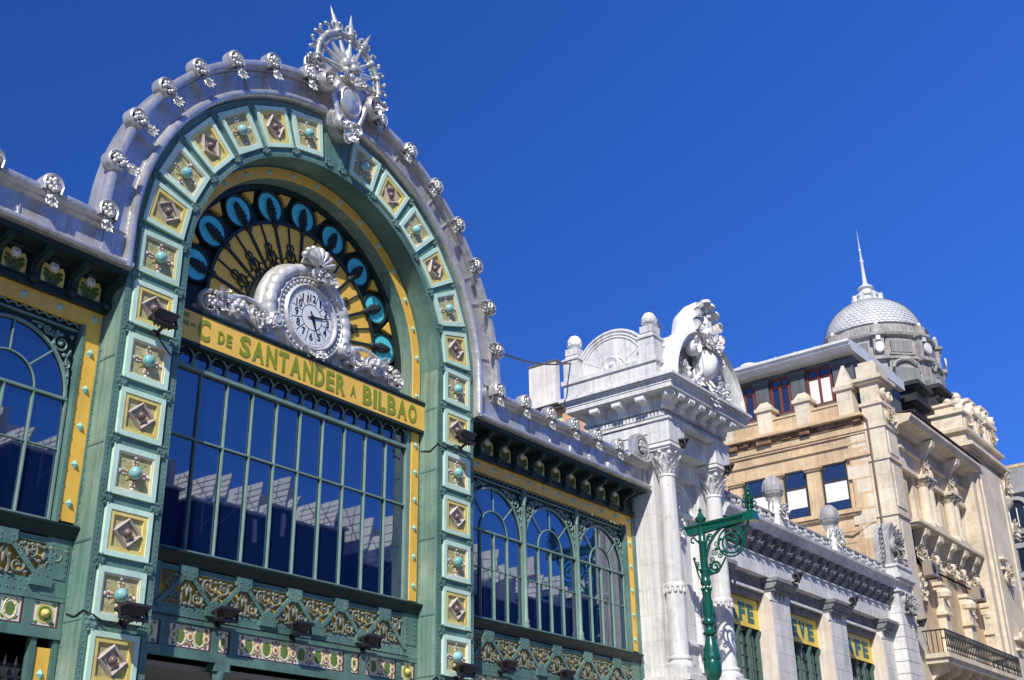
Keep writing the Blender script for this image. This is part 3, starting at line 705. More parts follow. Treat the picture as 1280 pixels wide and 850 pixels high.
def frieze(x0, x1, cells, yl=.53):
    b = MB(); zs = (5.05, 5.17, 5.60, 5.67)
    b.box(x0, x1, yl + .03, yl + .10, 5.02, 5.665, 0)
    b.box(x0, x1, yl - .02, yl + .03, 5.595, 5.655, 0); b.box(x0, x1, yl - .03, yl + .03, 5.0, 5.17, 0)
    edges = sorted([x0] + [e for c_ in cells for e in c_[:2]] + [x1])
    for i in range(0, len(edges), 2): b.box(edges[i] + .001, edges[i + 1], yl - .012, yl + .03, 5.17, 5.595, 0)
    f = b.build('frieze_frame', 'green', ST, 35)
    for xa, xb, kind in cells:
        t = MB(); y = yl + .018
        t.box(xa + .02, xb - .02, y, yl + .029, 5.185, 5.58, 1 if kind != 'boss' else 1)
        t.box(xa + .001, xb - .001, yl - .004, yl + .02, 5.172, 5.198, 5); t.box(xb - .03, xb - .001, yl - .004, yl + .02, 5.2, 5.59, 5)
        if kind == 'boss':
            cx = (xa + xb) / 2
            t.lathe([(.0, -.006), (.16, -.006), (.16, 0)], (cx, y, 5.39), 16, 3, 'y'); t.lathe([(.0, -.012), (.12, -.012), (.12, -.006)], (cx, y, 5.39), 16, 2, 'y')
            t.lathe([(.0, -.1), (.035, -.09), (.07, -.04), (.075, -.012)], (cx, y, 5.39), 12, 3, 'y')
            for sx in (-1, 1):
                for sz_ in (-1, 1): t.ball((cx + sx * .15, y, 5.39 + sz_ * .15), .05, .01, .03, 6, 4, 2)
        else: tile_pattern(t, xa + .04, xb - .04, 5.21, 5.575, y)
        t.build('frieze_tile', ['green', 'tilew', 'tileg', 'paley', 'tiler', 'maroon'], f, 40)
girder(-3.665, 3.665, 1.29, 0.0, .5)
frieze(-3.665, 3.665, [(-3.58, -3.06, 'boss'), (-2.86, -1.93, 'tile'), (-1.78, -1.5, 'tile'), (-1.3, 1.46, 'tile'), (1.64, 1.9, 'tile'), (2.08, 3.01, 'tile'), (3.16, 3.6, 'boss')])

# ------------------------------------------------------------------ wings to both sides of the arch
def sbox(mb, s_, xa, xb, *a, **k):
    mb.box(min(s_ * xa, s_ * xb), max(s_ * xa, s_ * xb), *a, **k)
flower_proto = []; console_proto = []; col_proto = []; wwin_proto = []
for s_ in (1, -1):
    XI, XO = 4.955, 12.96
    # dark back wall of the cornice zone, lintel bands
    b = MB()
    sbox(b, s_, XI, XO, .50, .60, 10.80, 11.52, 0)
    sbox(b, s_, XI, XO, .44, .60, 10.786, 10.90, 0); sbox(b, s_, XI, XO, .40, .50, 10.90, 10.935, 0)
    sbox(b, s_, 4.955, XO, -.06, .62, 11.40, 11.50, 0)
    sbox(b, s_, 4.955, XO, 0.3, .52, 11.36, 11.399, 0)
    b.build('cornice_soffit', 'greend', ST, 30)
    # yellow border
    b = MB(); y0 = .53
    sbox(b, s_, 4.99, 12.93, y0, y0 + .06, 10.475, 10.785, 0)
    sbox(b, s_, 4.99, 5.30, y0, y0 + .06, 6.93, 10.474, 0); sbox(b, s_, 12.62, 12.93, y0, y0 + .06, 6.93, 10.474, 0)
    yb = b.build('yellow_window_border', 'yellow', ST, 30)
    for x, z in [(5.135 + .6945 * k, 10.64) for k in range(12)] + [(x, 9.98 - .685 * k) for x in (5.135, 12.775) for k in range(5)]:
        dup(STUD, yb, (s_ * x, .53, z), (0, 0, 0))
    for xa, xb in ((4.957, 4.988), (5.302, 5.36), (12.56, 12.618), (12.932, 13.09)):
        b = MB(); sbox(b, s_, xa, xb, .50, .70, 6.87, 10.785 if xb < 5 or xa > 12.9 else 10.474, 0)
        for k in range(12): sbox(b, s_, xa, xa + .028, .49, .5, 7.0 + .28 * k, 7.03 + .28 * k, 0)
        if xa > 12.9: sbox(b, s_, xa + .03, xb, .47, .7, 4.2, 6.869, 0); sbox(b, s_, xa + .03, xb, .47, .7, 10.786, 11.39, 0)
        b.build('window_jamb', 'green', ST, 30)
    # silver cornice
    prof = [(-.09, 11.505), (-.17, 11.52), (-.205, 11.56), (-.205, 11.60), (-.16, 11.65), (-.085, 11.665), (-.06, 11.71), (-.065, 12.085), (-.15, 12.12), (-.17, 12.16), (-.25, 12.19), (-.275, 12.25), (-.265, 12.31), (-.2, 12.33), (.22, 12.33), (.22, 11.505)]
    b = MB(); xa, xb = sorted((s_ * 5.58, s_ * 13.0)); b.prism(prof, 'x', xa, xb, 0)
    low = [(-.09, 11.503), (-.172, 11.518), (-.207, 11.56), (-.207, 11.60), (-.162, 11.65), (-.087, 11.665), (.2, 11.665), (.2, 11.503)]
    xa, xb = sorted((s_ * 4.96, s_ * 5.579)); b.prism(low, 'x', xa, xb, 0)
    for k in range(8): sbox(b, s_, 6.25 + .93 * k, 6.275 + .93 * k, -.085, -.06, 11.67, 12.09, 0)
    b.build('wing_cornice', 'silver', ST, 35)
    # big end scroll
    b = MB(); sc = 12.45
    out = [(-.62, -.1), (-.5, .0), (-.40, .12)] + [(.42 * sin(a), .32 + .42 * cos(a)) for a in [radians(-70 + 20 * i) for i in range(11)]] + [(.36, -.1)]
    b.prism([(s_ * (sc + x), 12.33 + z) for x, z in out], 'y', -.26, -.06, 0)
    for r, w in ((.36, .05), (.27, .04)): b.tube(at_y([(s_ * (sc + .0) + r * cos(t), 12.65 + r * sin(t)) for t in [2 * pi * i / 24 for i in range(25)]], -.27), w, 6, 0)
    b.lathe([(.0, -.285), (.22, -.28), (.22, -.26)], (s_ * sc, 0, 12.65), 18, 1, 'y')
    cluster(b, [(s_ * sc + .12 * cos(t), -.31, 12.65 + .12 * sin(t)) for t in [k * 1.05 for k in range(6)]] + [(s_ * sc, -.35, 12.65)], .075, 2, 2)
    b.tube(at_y([(s_ * (sc - .75), 12.24), (s_ * (sc - .3), 12.2), (s_ * (sc + .1), 12.2), (s_ * (sc + .4), 12.3), (s_ * (sc + .5), 12.5)], -.29), .07, 6, 0)
    b.build('cornice_scroll', ['silver', 'black', 'silvero'], ST, 45)
    # consoles and flower panels under the cornice
    if not console_proto:
        c_ = MB()
        pr = [(.50, -.42), (.44, -.40), (.40, -.30), (.38, -.18), (.28, -.10), (.10, -.06), (.02, .0), (.0, .08), (.50, .08)]
        c_.prism(pr, 'x', -.085, .085, 0); c_.prism([(y - .03, z - .03) for y, z in pr[:7]] + [(.1, -.02), (.4, -.05)], 'x', -.04, .04, 0)
        c_.ball((0, .38, -.42), .1, .06, .09, 8, 5, 0); c_.ball((0, .05, -.02), .07, .05, .05, 8, 5)
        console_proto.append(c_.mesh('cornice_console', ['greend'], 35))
        p = MB(); out = [(-.225, -.2), (.225, -.2), (.225, .12), (.18, .2), (.1, .17), (0, .12), (-.1, .17), (-.18, .2), (-.225, .12)]
        p.prism(out, 'y', -.03, .0, 0)
        p.tube(at_y([(-.21, -.19), (-.21, .1), (-.17, .18), (-.1, .16)], -.03), .018, 5, 0); p.tube(at_y([(.21, -.19), (.21, .1), (.17, .18), (.1, .16)], -.03), .018, 5, 0)
        flower_proto.append(p.mesh('flower_panel', ['paley'], 35))
        q = MB()
        for k in range(10):
            t = k * 2 * pi / 10; q.ball((.062 * cos(t), -.05, .16 + .062 * sin(t)), .04, .025, .04, 7, 4, 0)
        q.ball((0, -.065, .16), .05, .03, .05, 8, 5, 0); q.ball((0, -.09, .16), .018, .012, .018, 6, 4, 2)
        for s2 in (-1, 1):
            for x, z, a, w in ((.06, .0, .9, .09), (.12, .05, .5, .08), (.1, -.08, 1.2, .1), (.05, -.14, 1.5, .09), (.15, -.03, .8, .07)):
                q.ball((0, 0, 0), w, .015, w * .5, 7, 4, 1, T_((s2 * x, -.035, z), (0, s2 * -a, 0)))
        q.box(-.012, .012, -.04, -.03, -.19, .12, 1)
        flower_proto.append(q.mesh('flower_relief', ['white', 'leafd', 'brown'], 50))
    for k in range(11):
        link('cornice_console', console_proto[0], ST, (s_ * (5.0 + .7365 * k), 0, 11.33))
        if k < 10:
            o = link('flower_panel', flower_proto[0], ST, (s_ * (5.37 + .7365 * k), .496, 11.13))
            link('flower_relief', flower_proto[1], o)
    # arched windows
    if not wwin_proto:
        f = MB(); g = MB(); r = 1.13; zc = 9.05
        for x in (-.5375, 0, .5375): bar_tube(f, x, .66, 6.9, 9.03, .021, .055)
        f.box(-1.16, 1.16, .60, .661, 9.03, 9.075); f.box(-1.16, 1.16, .59, .66, 6.86, 6.94); f.box(-1.16, 1.16, .635, .66, 8.13, 8.155)
        for xx in (-1.15, 1.15): f.box(xx - .018, xx + .018, .61, .66, 6.94, 9.03)
        f.tube(at_y(arc2(0, 9.08, .5375, -R90, R90, 18), .64), .02, 5)
        f.tube(at_y(arc2(0, 9.08, r - .01, -R90, R90, 28), .63), .035, 5)
        for a in (-45, 0, 45):
            t = radians(a); f.tube([(.54 * sin(t), .635, 9.08 + .54 * cos(t)), (r * sin(t), .635, 9.08 + r * cos(t))], .017, 5)
        # spandrel plate with the arch cut out, and fretwork
        for s2 in (-1, 1):
            poly = [(s2 * 1.17, 9.08)] + [(s2 * r * sin(radians(a)), 9.08 + r * cos(radians(a))) for a in range(90, -1, -9)] + [(0, 10.33), (s2 * 1.17, 10.33)]
            g.prism(poly, 'y', .668, .69, 1)
            volute(g, s2 * .90, .62, 10.02, .17, s2, .026, .03, 0, R90, 1.6); volute(g, s2 * 1.03, .62, 9.66, .09, -s2, .022, .03, 0, R90, 1.3)
            volute(g, s2 * .62, .62, 10.2, .1, -s2, .022, .03, 0, 0, 1.3)
            g.tube(at_y([(s2 * 1.12, 9.3), (s2 * 1.11, 9.5), (s2 * 1.02, 9.78), (s2 * 1.1, 9.95)], .62), .02, 5)
            g.tube(at_y([(s2 * .3, 10.25), (s2 * .5, 10.26), (s2 * .72, 10.1), (s2 * .82, 10.22)], .62), .02, 5)
            for x, z in ((1.08, 10.2), (.98, 9.82), (.8, 10.2), (1.09, 9.46), (.75, 9.98), (.45, 10.2)): g.ball((s2 * x, .61, z), .045, .025, .045, 6, 4)
        for k in range(12): g.tube(at_y([(-1.07 + k * .195 + .085 * cos(t), 10.405 + .06 * sin(t)) for t in [pi * i / 8 for i in range(9)]], .60), .016, 4)
        g.box(-1.17, 1.17, .6, .68, 10.33, 10.36); g.box(-1.17, 1.17, .64, .68, 10.361, 10.474, 1)
        pn = MB(); tilted_panes(pn, [-1.16, -.5375, 0, .5375, 1.16], [6.87, 8.14, 9.08], .664, .0035, 8)
        pn.add([(x, .664, z) for x, z in [(-1.16, 9.08), (1.16, 9.08)] + [(r * sin(radians(a)), 9.08 + r * cos(radians(a))) for a in range(90, -91, -9)]], [tuple(range(23))])
        wwin_proto += [f.mesh('arched_window', ['bargreen'], 30), g.mesh('spandrel_scroll', ['bargreen', 'greend'], 45), pn.mesh('pane', ['glass'], 0, False)]
        cm = MB(); cm.lathe([(.09, 6.86), (.095, 6.95), (.07, 6.98), (.075, 7.1), (.05, 7.14), (.045, 10.0), (.06, 10.02), (.045, 10.06), (.075, 10.2), (.08, 10.3), (.05, 10.34), (.03, 10.46), (.0, 10.5)], (0, .575, 0), 12)
        cm.box(-.04, .04, .60, .7, 6.87, 10.32)
        col_proto.append(cm.mesh('window_column', ['bargreen'], 40))
    for k in range(3):
        o = link('arched_window', wwin_proto[0], ST, (s_ * (6.56 + 2.4 * k), 0, 0))
        link('pane', wwin_proto[2], o); link('spandrel_scroll', wwin_proto[1], o)
        if k: link('window_column', col_proto[0], ST, (s_ * (5.36 + 2.4 * k), 0, 0))
    xa, xb = sorted((s_ * 4.966, s_ * 12.95))
    girder(xa, xb, 1.39, s_ * 8.94, .47)
    cells = [(5.04, 5.52, 'boss'), (5.68, 6.1, 'tile'), (6.26, 7.6, 'tile'), (7.8, 8.1, 'tile'), (8.3, 9.7, 'tile'), (9.9, 10.2, 'tile'), (10.4, 11.8, 'tile'), (12.0, 12.3, 'tile'), (12.45, 12.9, 'boss')]
    if s_ < 0: cells = sorted([(-b_, -a_, k_) for a_, b_, k_ in cells])
    frieze(xa, xb, cells)
    # ground storey of the wing: yellow strips, dark doorways with iron grilles
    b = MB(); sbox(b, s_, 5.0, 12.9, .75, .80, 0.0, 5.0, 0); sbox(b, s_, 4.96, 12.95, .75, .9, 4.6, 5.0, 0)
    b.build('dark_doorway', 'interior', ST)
    for xa in (5.08, 12.55):
        b = MB(); sbox(b, s_, xa, xa + .25, .56, .62, 0.3, 4.86, 0); ys = b.build('yellow_door_strip', 'yellow', ST)
        for k in range(4): dup(STUD, ys, (s_ * (xa + .125), .56, 4.45 - .66 * k), (0, 0, 0))
    b = MB()
    for xa in (4.97, 5.36, 7.75, 10.15, 12.47, 12.82): sbox(b, s_, xa, xa + .1, .53, .66, 0, 4.99, 0)
    b.build('door_post', 'green', ST)
    b = MB()
    for k in range(3):
        x0 = 5.48 + 2.4 * k
        sbox(b, s_, x0, x0 + 2.25, .64, .68, 4.36, 4.4, 0)
        for i in range(12):
            x = s_ * (x0 + .1 + .186 * i); b.tube([(x, .66, 0.1), (x, .66, 4.56)], .018, 5); b.lathe([(.03, 4.56), (.0, 4.72)], (x, .66, 0), 6)
        for i in range(3):
            volute(b, s_ * (x0 + .4 + .72 * i), .64, 4.05, .2, 1, .025, .03, 0); volute(b, s_ * (x0 + .75 + .72 * i), .64, 3.7, .16, -1, .025, .03, 0)
    b.build('door_grille', 'iron', ST, 40)
# roof slab and rear walls keep daylight out of the hall
b = MB(); b.box(-13.05, 13.05, 1.2, 9, 11.2, 11.35, 0); b.box(-13.05, 13.05, 8.9, 9, 0, 11.2, 0); b.box(-13.05, -12.97, .9, 8.9, 0, 11.2, 0); b.box(12.97, 13.05, 1.95, 8.9, 0, 11.2, 0)
b.box(-13, 13, .9, 8.9, 4.88, 4.97, 1); b.box(-3.9, 3.9, 1.16, 1.24, 11.35, 15.7, 0)
b.build('hall_shell', ['interior', 'ceilgrey'], ST, 0)
for x in (-1.64, 1.64):
    b = MB()
    b.lathe([(.16, 0), (.16, .4), (.1, .5), (.09, 4.5), (.12, 4.55), (.12, 4.62), (.09, 4.66), (.14, 4.8), (.14, 4.86)], (x, .62, 0), 12); b.box(x - .17, x + .17, .5, .75, 4.86, 4.998)
    b.build('entrance_column', 'green', ST, 40)

for pts in ([(-4.96, .45, 5.42), (-4.97, .2, 5.34), (-4.97, -.02, 5.42), (-4.8, -.07, 5.36), (-4.5, -.08, 5.22), (-4.3, -.1, 5.3)],
            [(-4.2, -.08, 10.45), (-3.9, -.08, 10.2), (-3.6, -.05, 10.35), (-3.66, .3, 10.3)], [(3.66, .5, 10.42), (3.65, .2, 10.36), (3.65, -.03, 10.5), (3.9, -.07, 10.42), (4.25, -.09, 10.6)],
            [(3.66, .5, 5.2), (3.65, .2, 5.12), (3.65, -.03, 5.25), (3.9, -.07, 5.18), (4.2, -.09, 5.3)], [(-3.3, .46, 5.69), (-1.0, .45, 5.69), (1.0, .45, 5.70), (3.3, .46, 5.69)]):
    b = MB(); b.tube(pts, .014, 5); b.build('cable', 'black', ST)

# ================================================================== the name sign
SG = thing('name_sign', 'yellow fascia board lettered F-C DE SANTANDER A BILBAO above the great window', 'sign', (0, .41, 10.9))
b = MB()
b.prism([(0, .0), (0, .64), (.2, .64), (.2, .0)], 'x', -3.66, 3.66, 0); b.build('board', 'sign', SG, 0)
b = MB(); b.box(-3.662, 3.662, -.03, .30, .645, .70); b.box(-3.662, 3.662, -.015, .2, .60, .644); b.box(-3.662, 3.662, .0, .2, -.07, -.004)
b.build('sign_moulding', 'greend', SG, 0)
b = MB(); yy = -.002
zb, zt = .085, .535
for t, xa, xb, a, c in (('F', -3.46, -3.22, zb, zt), ('-', -3.16, -3.05, .30, .355), ('C', -2.99, -2.70, zb, zt), ('D', -2.50, -2.34, .16, .42), ('E', -2.29, -2.15, .16, .42),
                        ('A', 1.19, 1.37, .16, .42)):
    add_text(b, t, xa, xb, a, c, yy, 0, .034 if t != '-' else 0)
def word(mb, txt, x0, x1, a, c, bold, ws):
    tot = sum(ws) + .20 * (len(ws) - 1) * (sum(ws) / len(ws)); u = (x1 - x0) / tot; x = x0; g = .20 * (sum(ws) / len(ws)) * u
    for ch, w in zip(txt, ws):
        add_text(mb, ch, x, x + w * u, a, c, yy, 0, bold); x += w * u + g
word(b, 'SANTANDER', -1.95, 1.03, zb, zt, .036, [1, 1.1, 1, .95, 1.1, 1, 1, .85, 1])
word(b, 'BILBAO', 1.58, 3.38, zb, zt, .036, [1, .36, .85, 1, 1.1, 1])
b.build('lettering', 'letter', SG, 0)

# ================================================================== the clock
CX, CY, CZ = 0.0, .50, 12.53
CK = thing('wall_clock', 'round white station clock in an ornate silver surround above the name sign', 'clock', (CX, CY, CZ))
b = MB()
b.lathe([(.0, .02), (.66, .0), (.68, -.02), (.70, -.06), (.735, -.075), (.76, -.03), (.80, -.0), (.90, .0), (.92, -.03), (.95, -.02), (1.0, .06), (1.22, .22), (1.24, .40), (.0, .40)], (0, 0, 0), 56, 0, 'y')
for k in range(44):
    t = 2 * pi * k / 44; b.ball((.85 * cos(t), -.01, .85 * sin(t)), .036, .036, .036, 7, 5, 0)
    if 22 <= k: b.box(-.012, .012, .06, .2, 1.0, 1.21, 0, T_((0, -.03, 0), (0, R90 + t, 0)))
sur = b.build('clock_case', 'clockm', CK, 35)
b = MB()
# ribbed collar swept over the top, ending in volutes
rings = []
a0, a1 = radians(-108), radians(112); n = 96
for i in range(n + 1):
    a = a0 + (a1 - a0) * i / n; w = .17 * (1 - .13 * (1 - abs(sin(i * pi / 6))) ** 1.5) * (1 if 4 < i < n - 4 else .9)
    rings.append([((1.1 + w * cos(t)) * sin(a), .13 - w * 1.25 * sin(t), (1.1 + w * cos(t)) * cos(a)) for t in [2 * pi * q / 10 for q in range(10)]])
b.loft(rings, 0)
for s_ in (-1, 1): b.lathe([(.0, -.25), (.08, -.26), (.1, -.22), (.15, -.24), (.19, -.2), (.19, .2)], (s_ * 1.1 * sin(a1), .12, 1.1 * cos(a1) - .02), 14, 0, 'y')
b.tube([(-1.13 * sin(radians(t)) * -1, .3, 1.13 * cos(radians(t))) for t in range(-100, 105, 8)], .2, 8, 0)
b.build('ribbed_collar', 'clockm', sur, 50)
b = MB()
for k in range(-3, 4):                        # shell
    a = radians(k * 22); b.loft([[((r * sin(a) + w * cos(a) * c_), -.12 - .10 * d_ - .1 * math.sqrt(max(0, 1 - c_ * c_)), 1.17 + (r * cos(a)) - w * sin(a) * c_) for c_ in (-1, -.5, 0, .5, 1)] for r, w, d_ in ((.05, .02, .2), (.17, .042, .6), (.31, .07, 1), (.43, .075, .7))], 0, closed=False, cap=False)
    b.ball((.45 * sin(a), -.15, 1.17 + .45 * cos(a)), .085, .08, .072, 9, 6)
b.prism([(.38 * sin(radians(k)), 1.15 + .38 * cos(radians(k))) for k in range(-80, 81, 16)], 'y', -.12, .02)
foliage(b, -.02, -.2, .98, .22, .2, .1, 26, .05, 21); foliage(b, .34, -.15, .98, .2, .12, .08, 16, .045, 22)
b.build('shell', 'clockm', sur, 55)
b = MB()
for s_ in (-1, 1):
    b.prism([(s_ * x, z) for x, z in ((.75, -.86), (3.0, -.90), (3.0, -.72), (2.6, -.62), (2.2, -.50), (1.8, -.35), (1.35, -.1), (1.15, .05))], 'y', .12, .3)
    volute(b, s_ * 2.72, .02, -.64, .25, -s_, .06, .1, 0, R90); volute(b, s_ * 1.5, .04, -.44, .2, s_, .05, .08, 0, R90)
    b.tube(at_y([(s_ * 2.6, -.36), (s_ * 2.35, -.42), (s_ * 2.1, -.28), (s_ * 1.85, -.2), (s_ * 1.6, -.2), (s_ * 1.3, -.3), (s_ * 1.12, -.72)], .0), lambda t: .06 + .02 * sin(t * 9), 7)
    b.tube(at_y([(s_ * 2.2, -.68), (s_ * 1.95, -.56), (s_ * 1.7, -.62), (s_ * 1.35, -.8)], .0), .06, 7)
    b.lathe([(.0, -.14), (.12, -.13), (.2, -.06), (.25, -.1), (.27, .0), (.25, .15)], (s_ * 2.0, .05, -.50), 18, 0, 'y')
    cluster(b, [(s_ * 2.0 + .12 * cos(t), -.1, -.50 + .12 * sin(t)) for t in [q * 1.05 for q in range(6)]] + [(s_ * 2.0, -.15, -.5)], .058, 31 + s_)
    foliage(b, s_ * 1.38, -.02, -.58, .3, .16, .1, 30, .043, 33 + s_); foliage(b, s_ * 2.4, .0, -.55, .16, .14, .08, 16, .043, 35 + s_); foliage(b, s_ * 2.36, .0, -.32, .16, .08, .06, 12, .038, 37 + s_)
    cluster(b, [(s_ * 2.72 + .08 * cos(t), -.1, -.62 + .08 * sin(t)) for t in [q * 1.25 for q in range(5)]], .045, 39 + s_)
foliage(b, .0, -.07, -.86, .5, .07, .08, 30, .045, 45)
b.build('scroll_wreath', 'clockm', sur, 55)
b = MB(); b.lathe([(.0, -.03), (.668, -.03), (.668, -.01)], (0, 0, 0), 48, 0, 'y'); face = b.build('clock_face', 'white', CK, 0)
b = MB()
for rr, w in ((.295, .016),):
    b.loft([[(rq * cos(t), -.033, rq * sin(t)) for rq in (rr - w / 2, rr + w / 2)] for t in [2 * pi * k / 48 for k in range(49)]], 0, closed=False, cap=False)
for k in range(12):
    t = 2 * pi * (k + .5) / 12; b.bar((.295 * sin(t), -.035, .295 * cos(t)), (.60 * sin(t), -.035, .60 * cos(t)), .014, .002)
for k in range(60):
    t = 2 * pi * k / 60; b.bar((.60 * sin(t), -.035, .60 * cos(t)), (.635 * sin(t), -.035, .635 * cos(t)), .009 if k % 5 else .02, .002)
for k in range(1, 13):
    t = 2 * pi * k / 12; x, z = .455 * sin(t), .455 * cos(t); w = .05 if k < 10 else .085
    if k in (1,): w = .022
    add_text(b, str(k), x - w, x + w, z - .088, z + .088, -.036, 0, .012, .004)
b.build('numerals', 'black', face, 0)
b = MB()
for ang, L_, w, y in ((13 * 6.0, .46, .026, -.05), (5.22 * 30, .40, .036, -.06)):
    t = radians(ang); T = T_((0, y, 0), (0, t, 0))
    b.prism([(-w * .5, -.14), (w * .5, -.14), (w, .1), (w * .4, L_ * .8), (0, L_), (-w * .4, L_ * .8), (-w, .1)], 'y', .0, .006, 0, T)
    b.ball((0, 0, 0), w * 1.3, .012, w * 1.3, 8, 5, 0, T_((0, y, 0)))
b.lathe([(.0, -.085), (.045, -.08), (.05, -.03)], (0, 0, 0), 12, 0, 'y')
b.build('clock_hands', 'black', CK, 0)

# ================================================================== floodlights
def flood_meshes():
    b = MB()
    b.frustum(0, 0, -.16, .0, .15, .08, .30, .20); b.box(-.31, .31, -.21, .21, .0, .06); b.box(-.24, .24, -.05, .1, -.2, -.16)
    for k in range(5): b.box(-.22 + .1 * k, -.20 + .1 * k, .08, .16, -.2, -.02)
    a = MB(); a.box(-.04, .04, -.02, .36, -.22, -.18); a.box(-.34, -.315, -.04, .04, -.2, .03); a.box(.315, .34, -.04, .04, -.2, .03); a.box(-.34, .34, -.04, .04, -.225, -.19); a.box(-.09, .09, .34, .37, -.3, -.1)
    l = MB(); l.box(-.27, .27, -.17, .17, .06, .066)
    return b.mesh('floodlight_body', ['flood'], 25), a.mesh('bracket', ['flood'], 25), l.mesh('lens', ['lens'], 0)
FM = flood_meshes()
def flood(x, y, z, label, sc=1.0, tilt=-18, rz=0):
    o = thing('floodlight', label, 'floodlight', (x, y, z), 'floodlights fixed to the facades')
    o.rotation_euler = (radians(tilt), 0, radians(rz)); o.scale = (sc,) * 3
    bd = link('lamp_housing', FM[0], o); link('lens', FM[2], bd); link('mounting_bracket', FM[1], o)
flood(-4.30, -.34, 10.72, 'black floodlight halfway up the left tiled pillar, level with the sign', .76, -25)
flood(-4.27, -.36, 5.48, 'black floodlight low on the left tiled pillar, over the next to last tile', .8, -12)
flood(4.30, -.34, 10.76, 'black floodlight high on the right tiled pillar, just below the sign end', .76, -25)
flood(4.25, -.36, 5.46, 'black floodlight low on the right tiled pillar, at the bottom edge', .8, -12)
for x, w in ((-1.86, 'left'), (-.02, 'middle'), (1.93, 'right')):
    flood(x, .25, 5.86, '%s one of three black floodlights on the lattice girder under the great window' % w, .74, -12)
flood(6.55, .25, 5.87, 'black floodlight on the right wing girder beside the right tiled pillar', .74, -12)
flood(8.95, .25, 5.90, 'black floodlight on the right wing girder, farther from the tiled pillar', .74, -12)

# ================================================================== THE STONE TOWER
TW = thing('stone_tower', 'white stone corner pavilion with two columns, shell crest and half-round pediments beside the iron hall', 'tower', (14.85, 0, 0))
b = MB()
b.box(13.1, 16.6, .06, 1.95, 6.2, 13.6)
b.box(13.1, 13.86, -.22, .058, 6.2, 12.88); b.box(15.84, 16.6, -.22, .058, 6.2, 12.88)
b.box(13.862, 15.838, -.16, .058, 12.3, 12.88)
b.box(13.02, 16.68, -.95, 1.95, 0, 6.05); b.box(12.98, 16.72, -1.02, 1.95, 6.05, 6.2)
b.build('tower_wall', 'stoneb', TW, 30)
b = MB()   # blind niche with arch mouldings
for r, y in ((.86, -.03), (.74, -.01)):
    b.tube(at_y([(14.85 - r, 6.6), (14.85 - r, 11.3)] + arc2(14.85, 11.3, r, -R90, R90, 18) + [(14.85 + r, 11.3), (14.85 + r, 6.6)], y + .06), .045, 6)
b.box(13.87, 15.83, -.10, .05, 11.16, 11.26); b.box(13.87, 15.83, -.07, .05, 7.3, 7.38)
foliage(b, 14.55, -.02, 11.0, .3, .26, .16, 30, .085, 3); foliage(b, 14.75, -.02, 10.65, .16, .2, .1, 14, .07, 4)
b.build('niche', 'stonec', TW, 45)
def leaf_capital(b, x, y, z0, r, h, seed=0):
    b.lathe([(r, z0), (r * 1.12, z0 + .02), (r * 1.12, z0 + .07), (r * .98, z0 + .1), (r * 1.0, z0 + .4 * h), (r * 1.25, z0 + h * .8), (r * 1.5, z0 + h)], (x, y, 0), 14)
    for row, (zz, n, L) in enumerate(((.06, 8, .42), (.30, 8, .44), (.50, 4, .5))):
        for k in range(n):
            t = 2 * pi * (k + .5 * (row % 2)) / n + (pi / 4 if row == 2 else 0)
            leaf(b, T_((x + r * 1.04 * cos(t), y + r * 1.04 * sin(t), z0 + h * zz), (0, 0, t + R90)), L * h / .8, .11 * r / .235, .55)
    for k in range(4):
        t = pi / 4 + k * R90; cx, cy = x + r * 1.62 * cos(t), y + r * 1.62 * sin(t)
        T = T_((cx, cy, z0 + h * .84), (0, 0, t + R90)); 
        for s_ in (-1, 1): b.tube([T @ Vector((s_ * (.02 + .0 * q_), a_, c_)) for q_, (a_, c_) in enumerate(spiral(0, 0, .10 * r / .235, .02, -R90, 1.5, 18))], .03 * r / .235, 5)
        t2 = k * R90; b.ball((x + r * 1.42 * cos(t2), y + r * 1.42 * sin(t2), z0 + h * .93), .06, .06, .06, 7, 5)
    q = r * 1.62; b.box(x - q, x + q, y - q, y + q, z0 + h, z0 + h + .07); b.box(x - q - .05, x + q + .05, y - q - .05, y + q + .05, z0 + h + .075, z0 + h + .17)
for x in (13.42, 16.27):
    y = -.50; s = MB()
    s.lathe([(.265, 6.75), (.27, 8.62), (.30, 8.64), (.31, 8.72), (.29, 8.76), (.265, 8.78), (.262, 9.4), (.235, 11.9)], (x, y, 0), 24)
    for k in range(12): t = 2 * pi * k / 12; s.ball((x + .285 * cos(t), y + .285 * sin(t), 8.56), .06, .06, .09, 6, 4)
    c_ = s.build('column', 'stone', TW, 40)
    s = MB(); leaf_capital(s, x, y, 11.88, .235, .80); s.build('capital', 'stonec', c_, 55)
    s = MB(); s.box(x - .42, x + .42, y - .42, y + .28, 6.2, 6.42); s.lathe([(.40, 6.42), (.42, 6.48), (.40, 6.54), (.33, 6.57), (.31, 6.62), (.34, 6.66), (.33, 6.72), (.265, 6.76)], (x, y, 0), 20)
    s.build('column_base', 'stone', c_, 40)
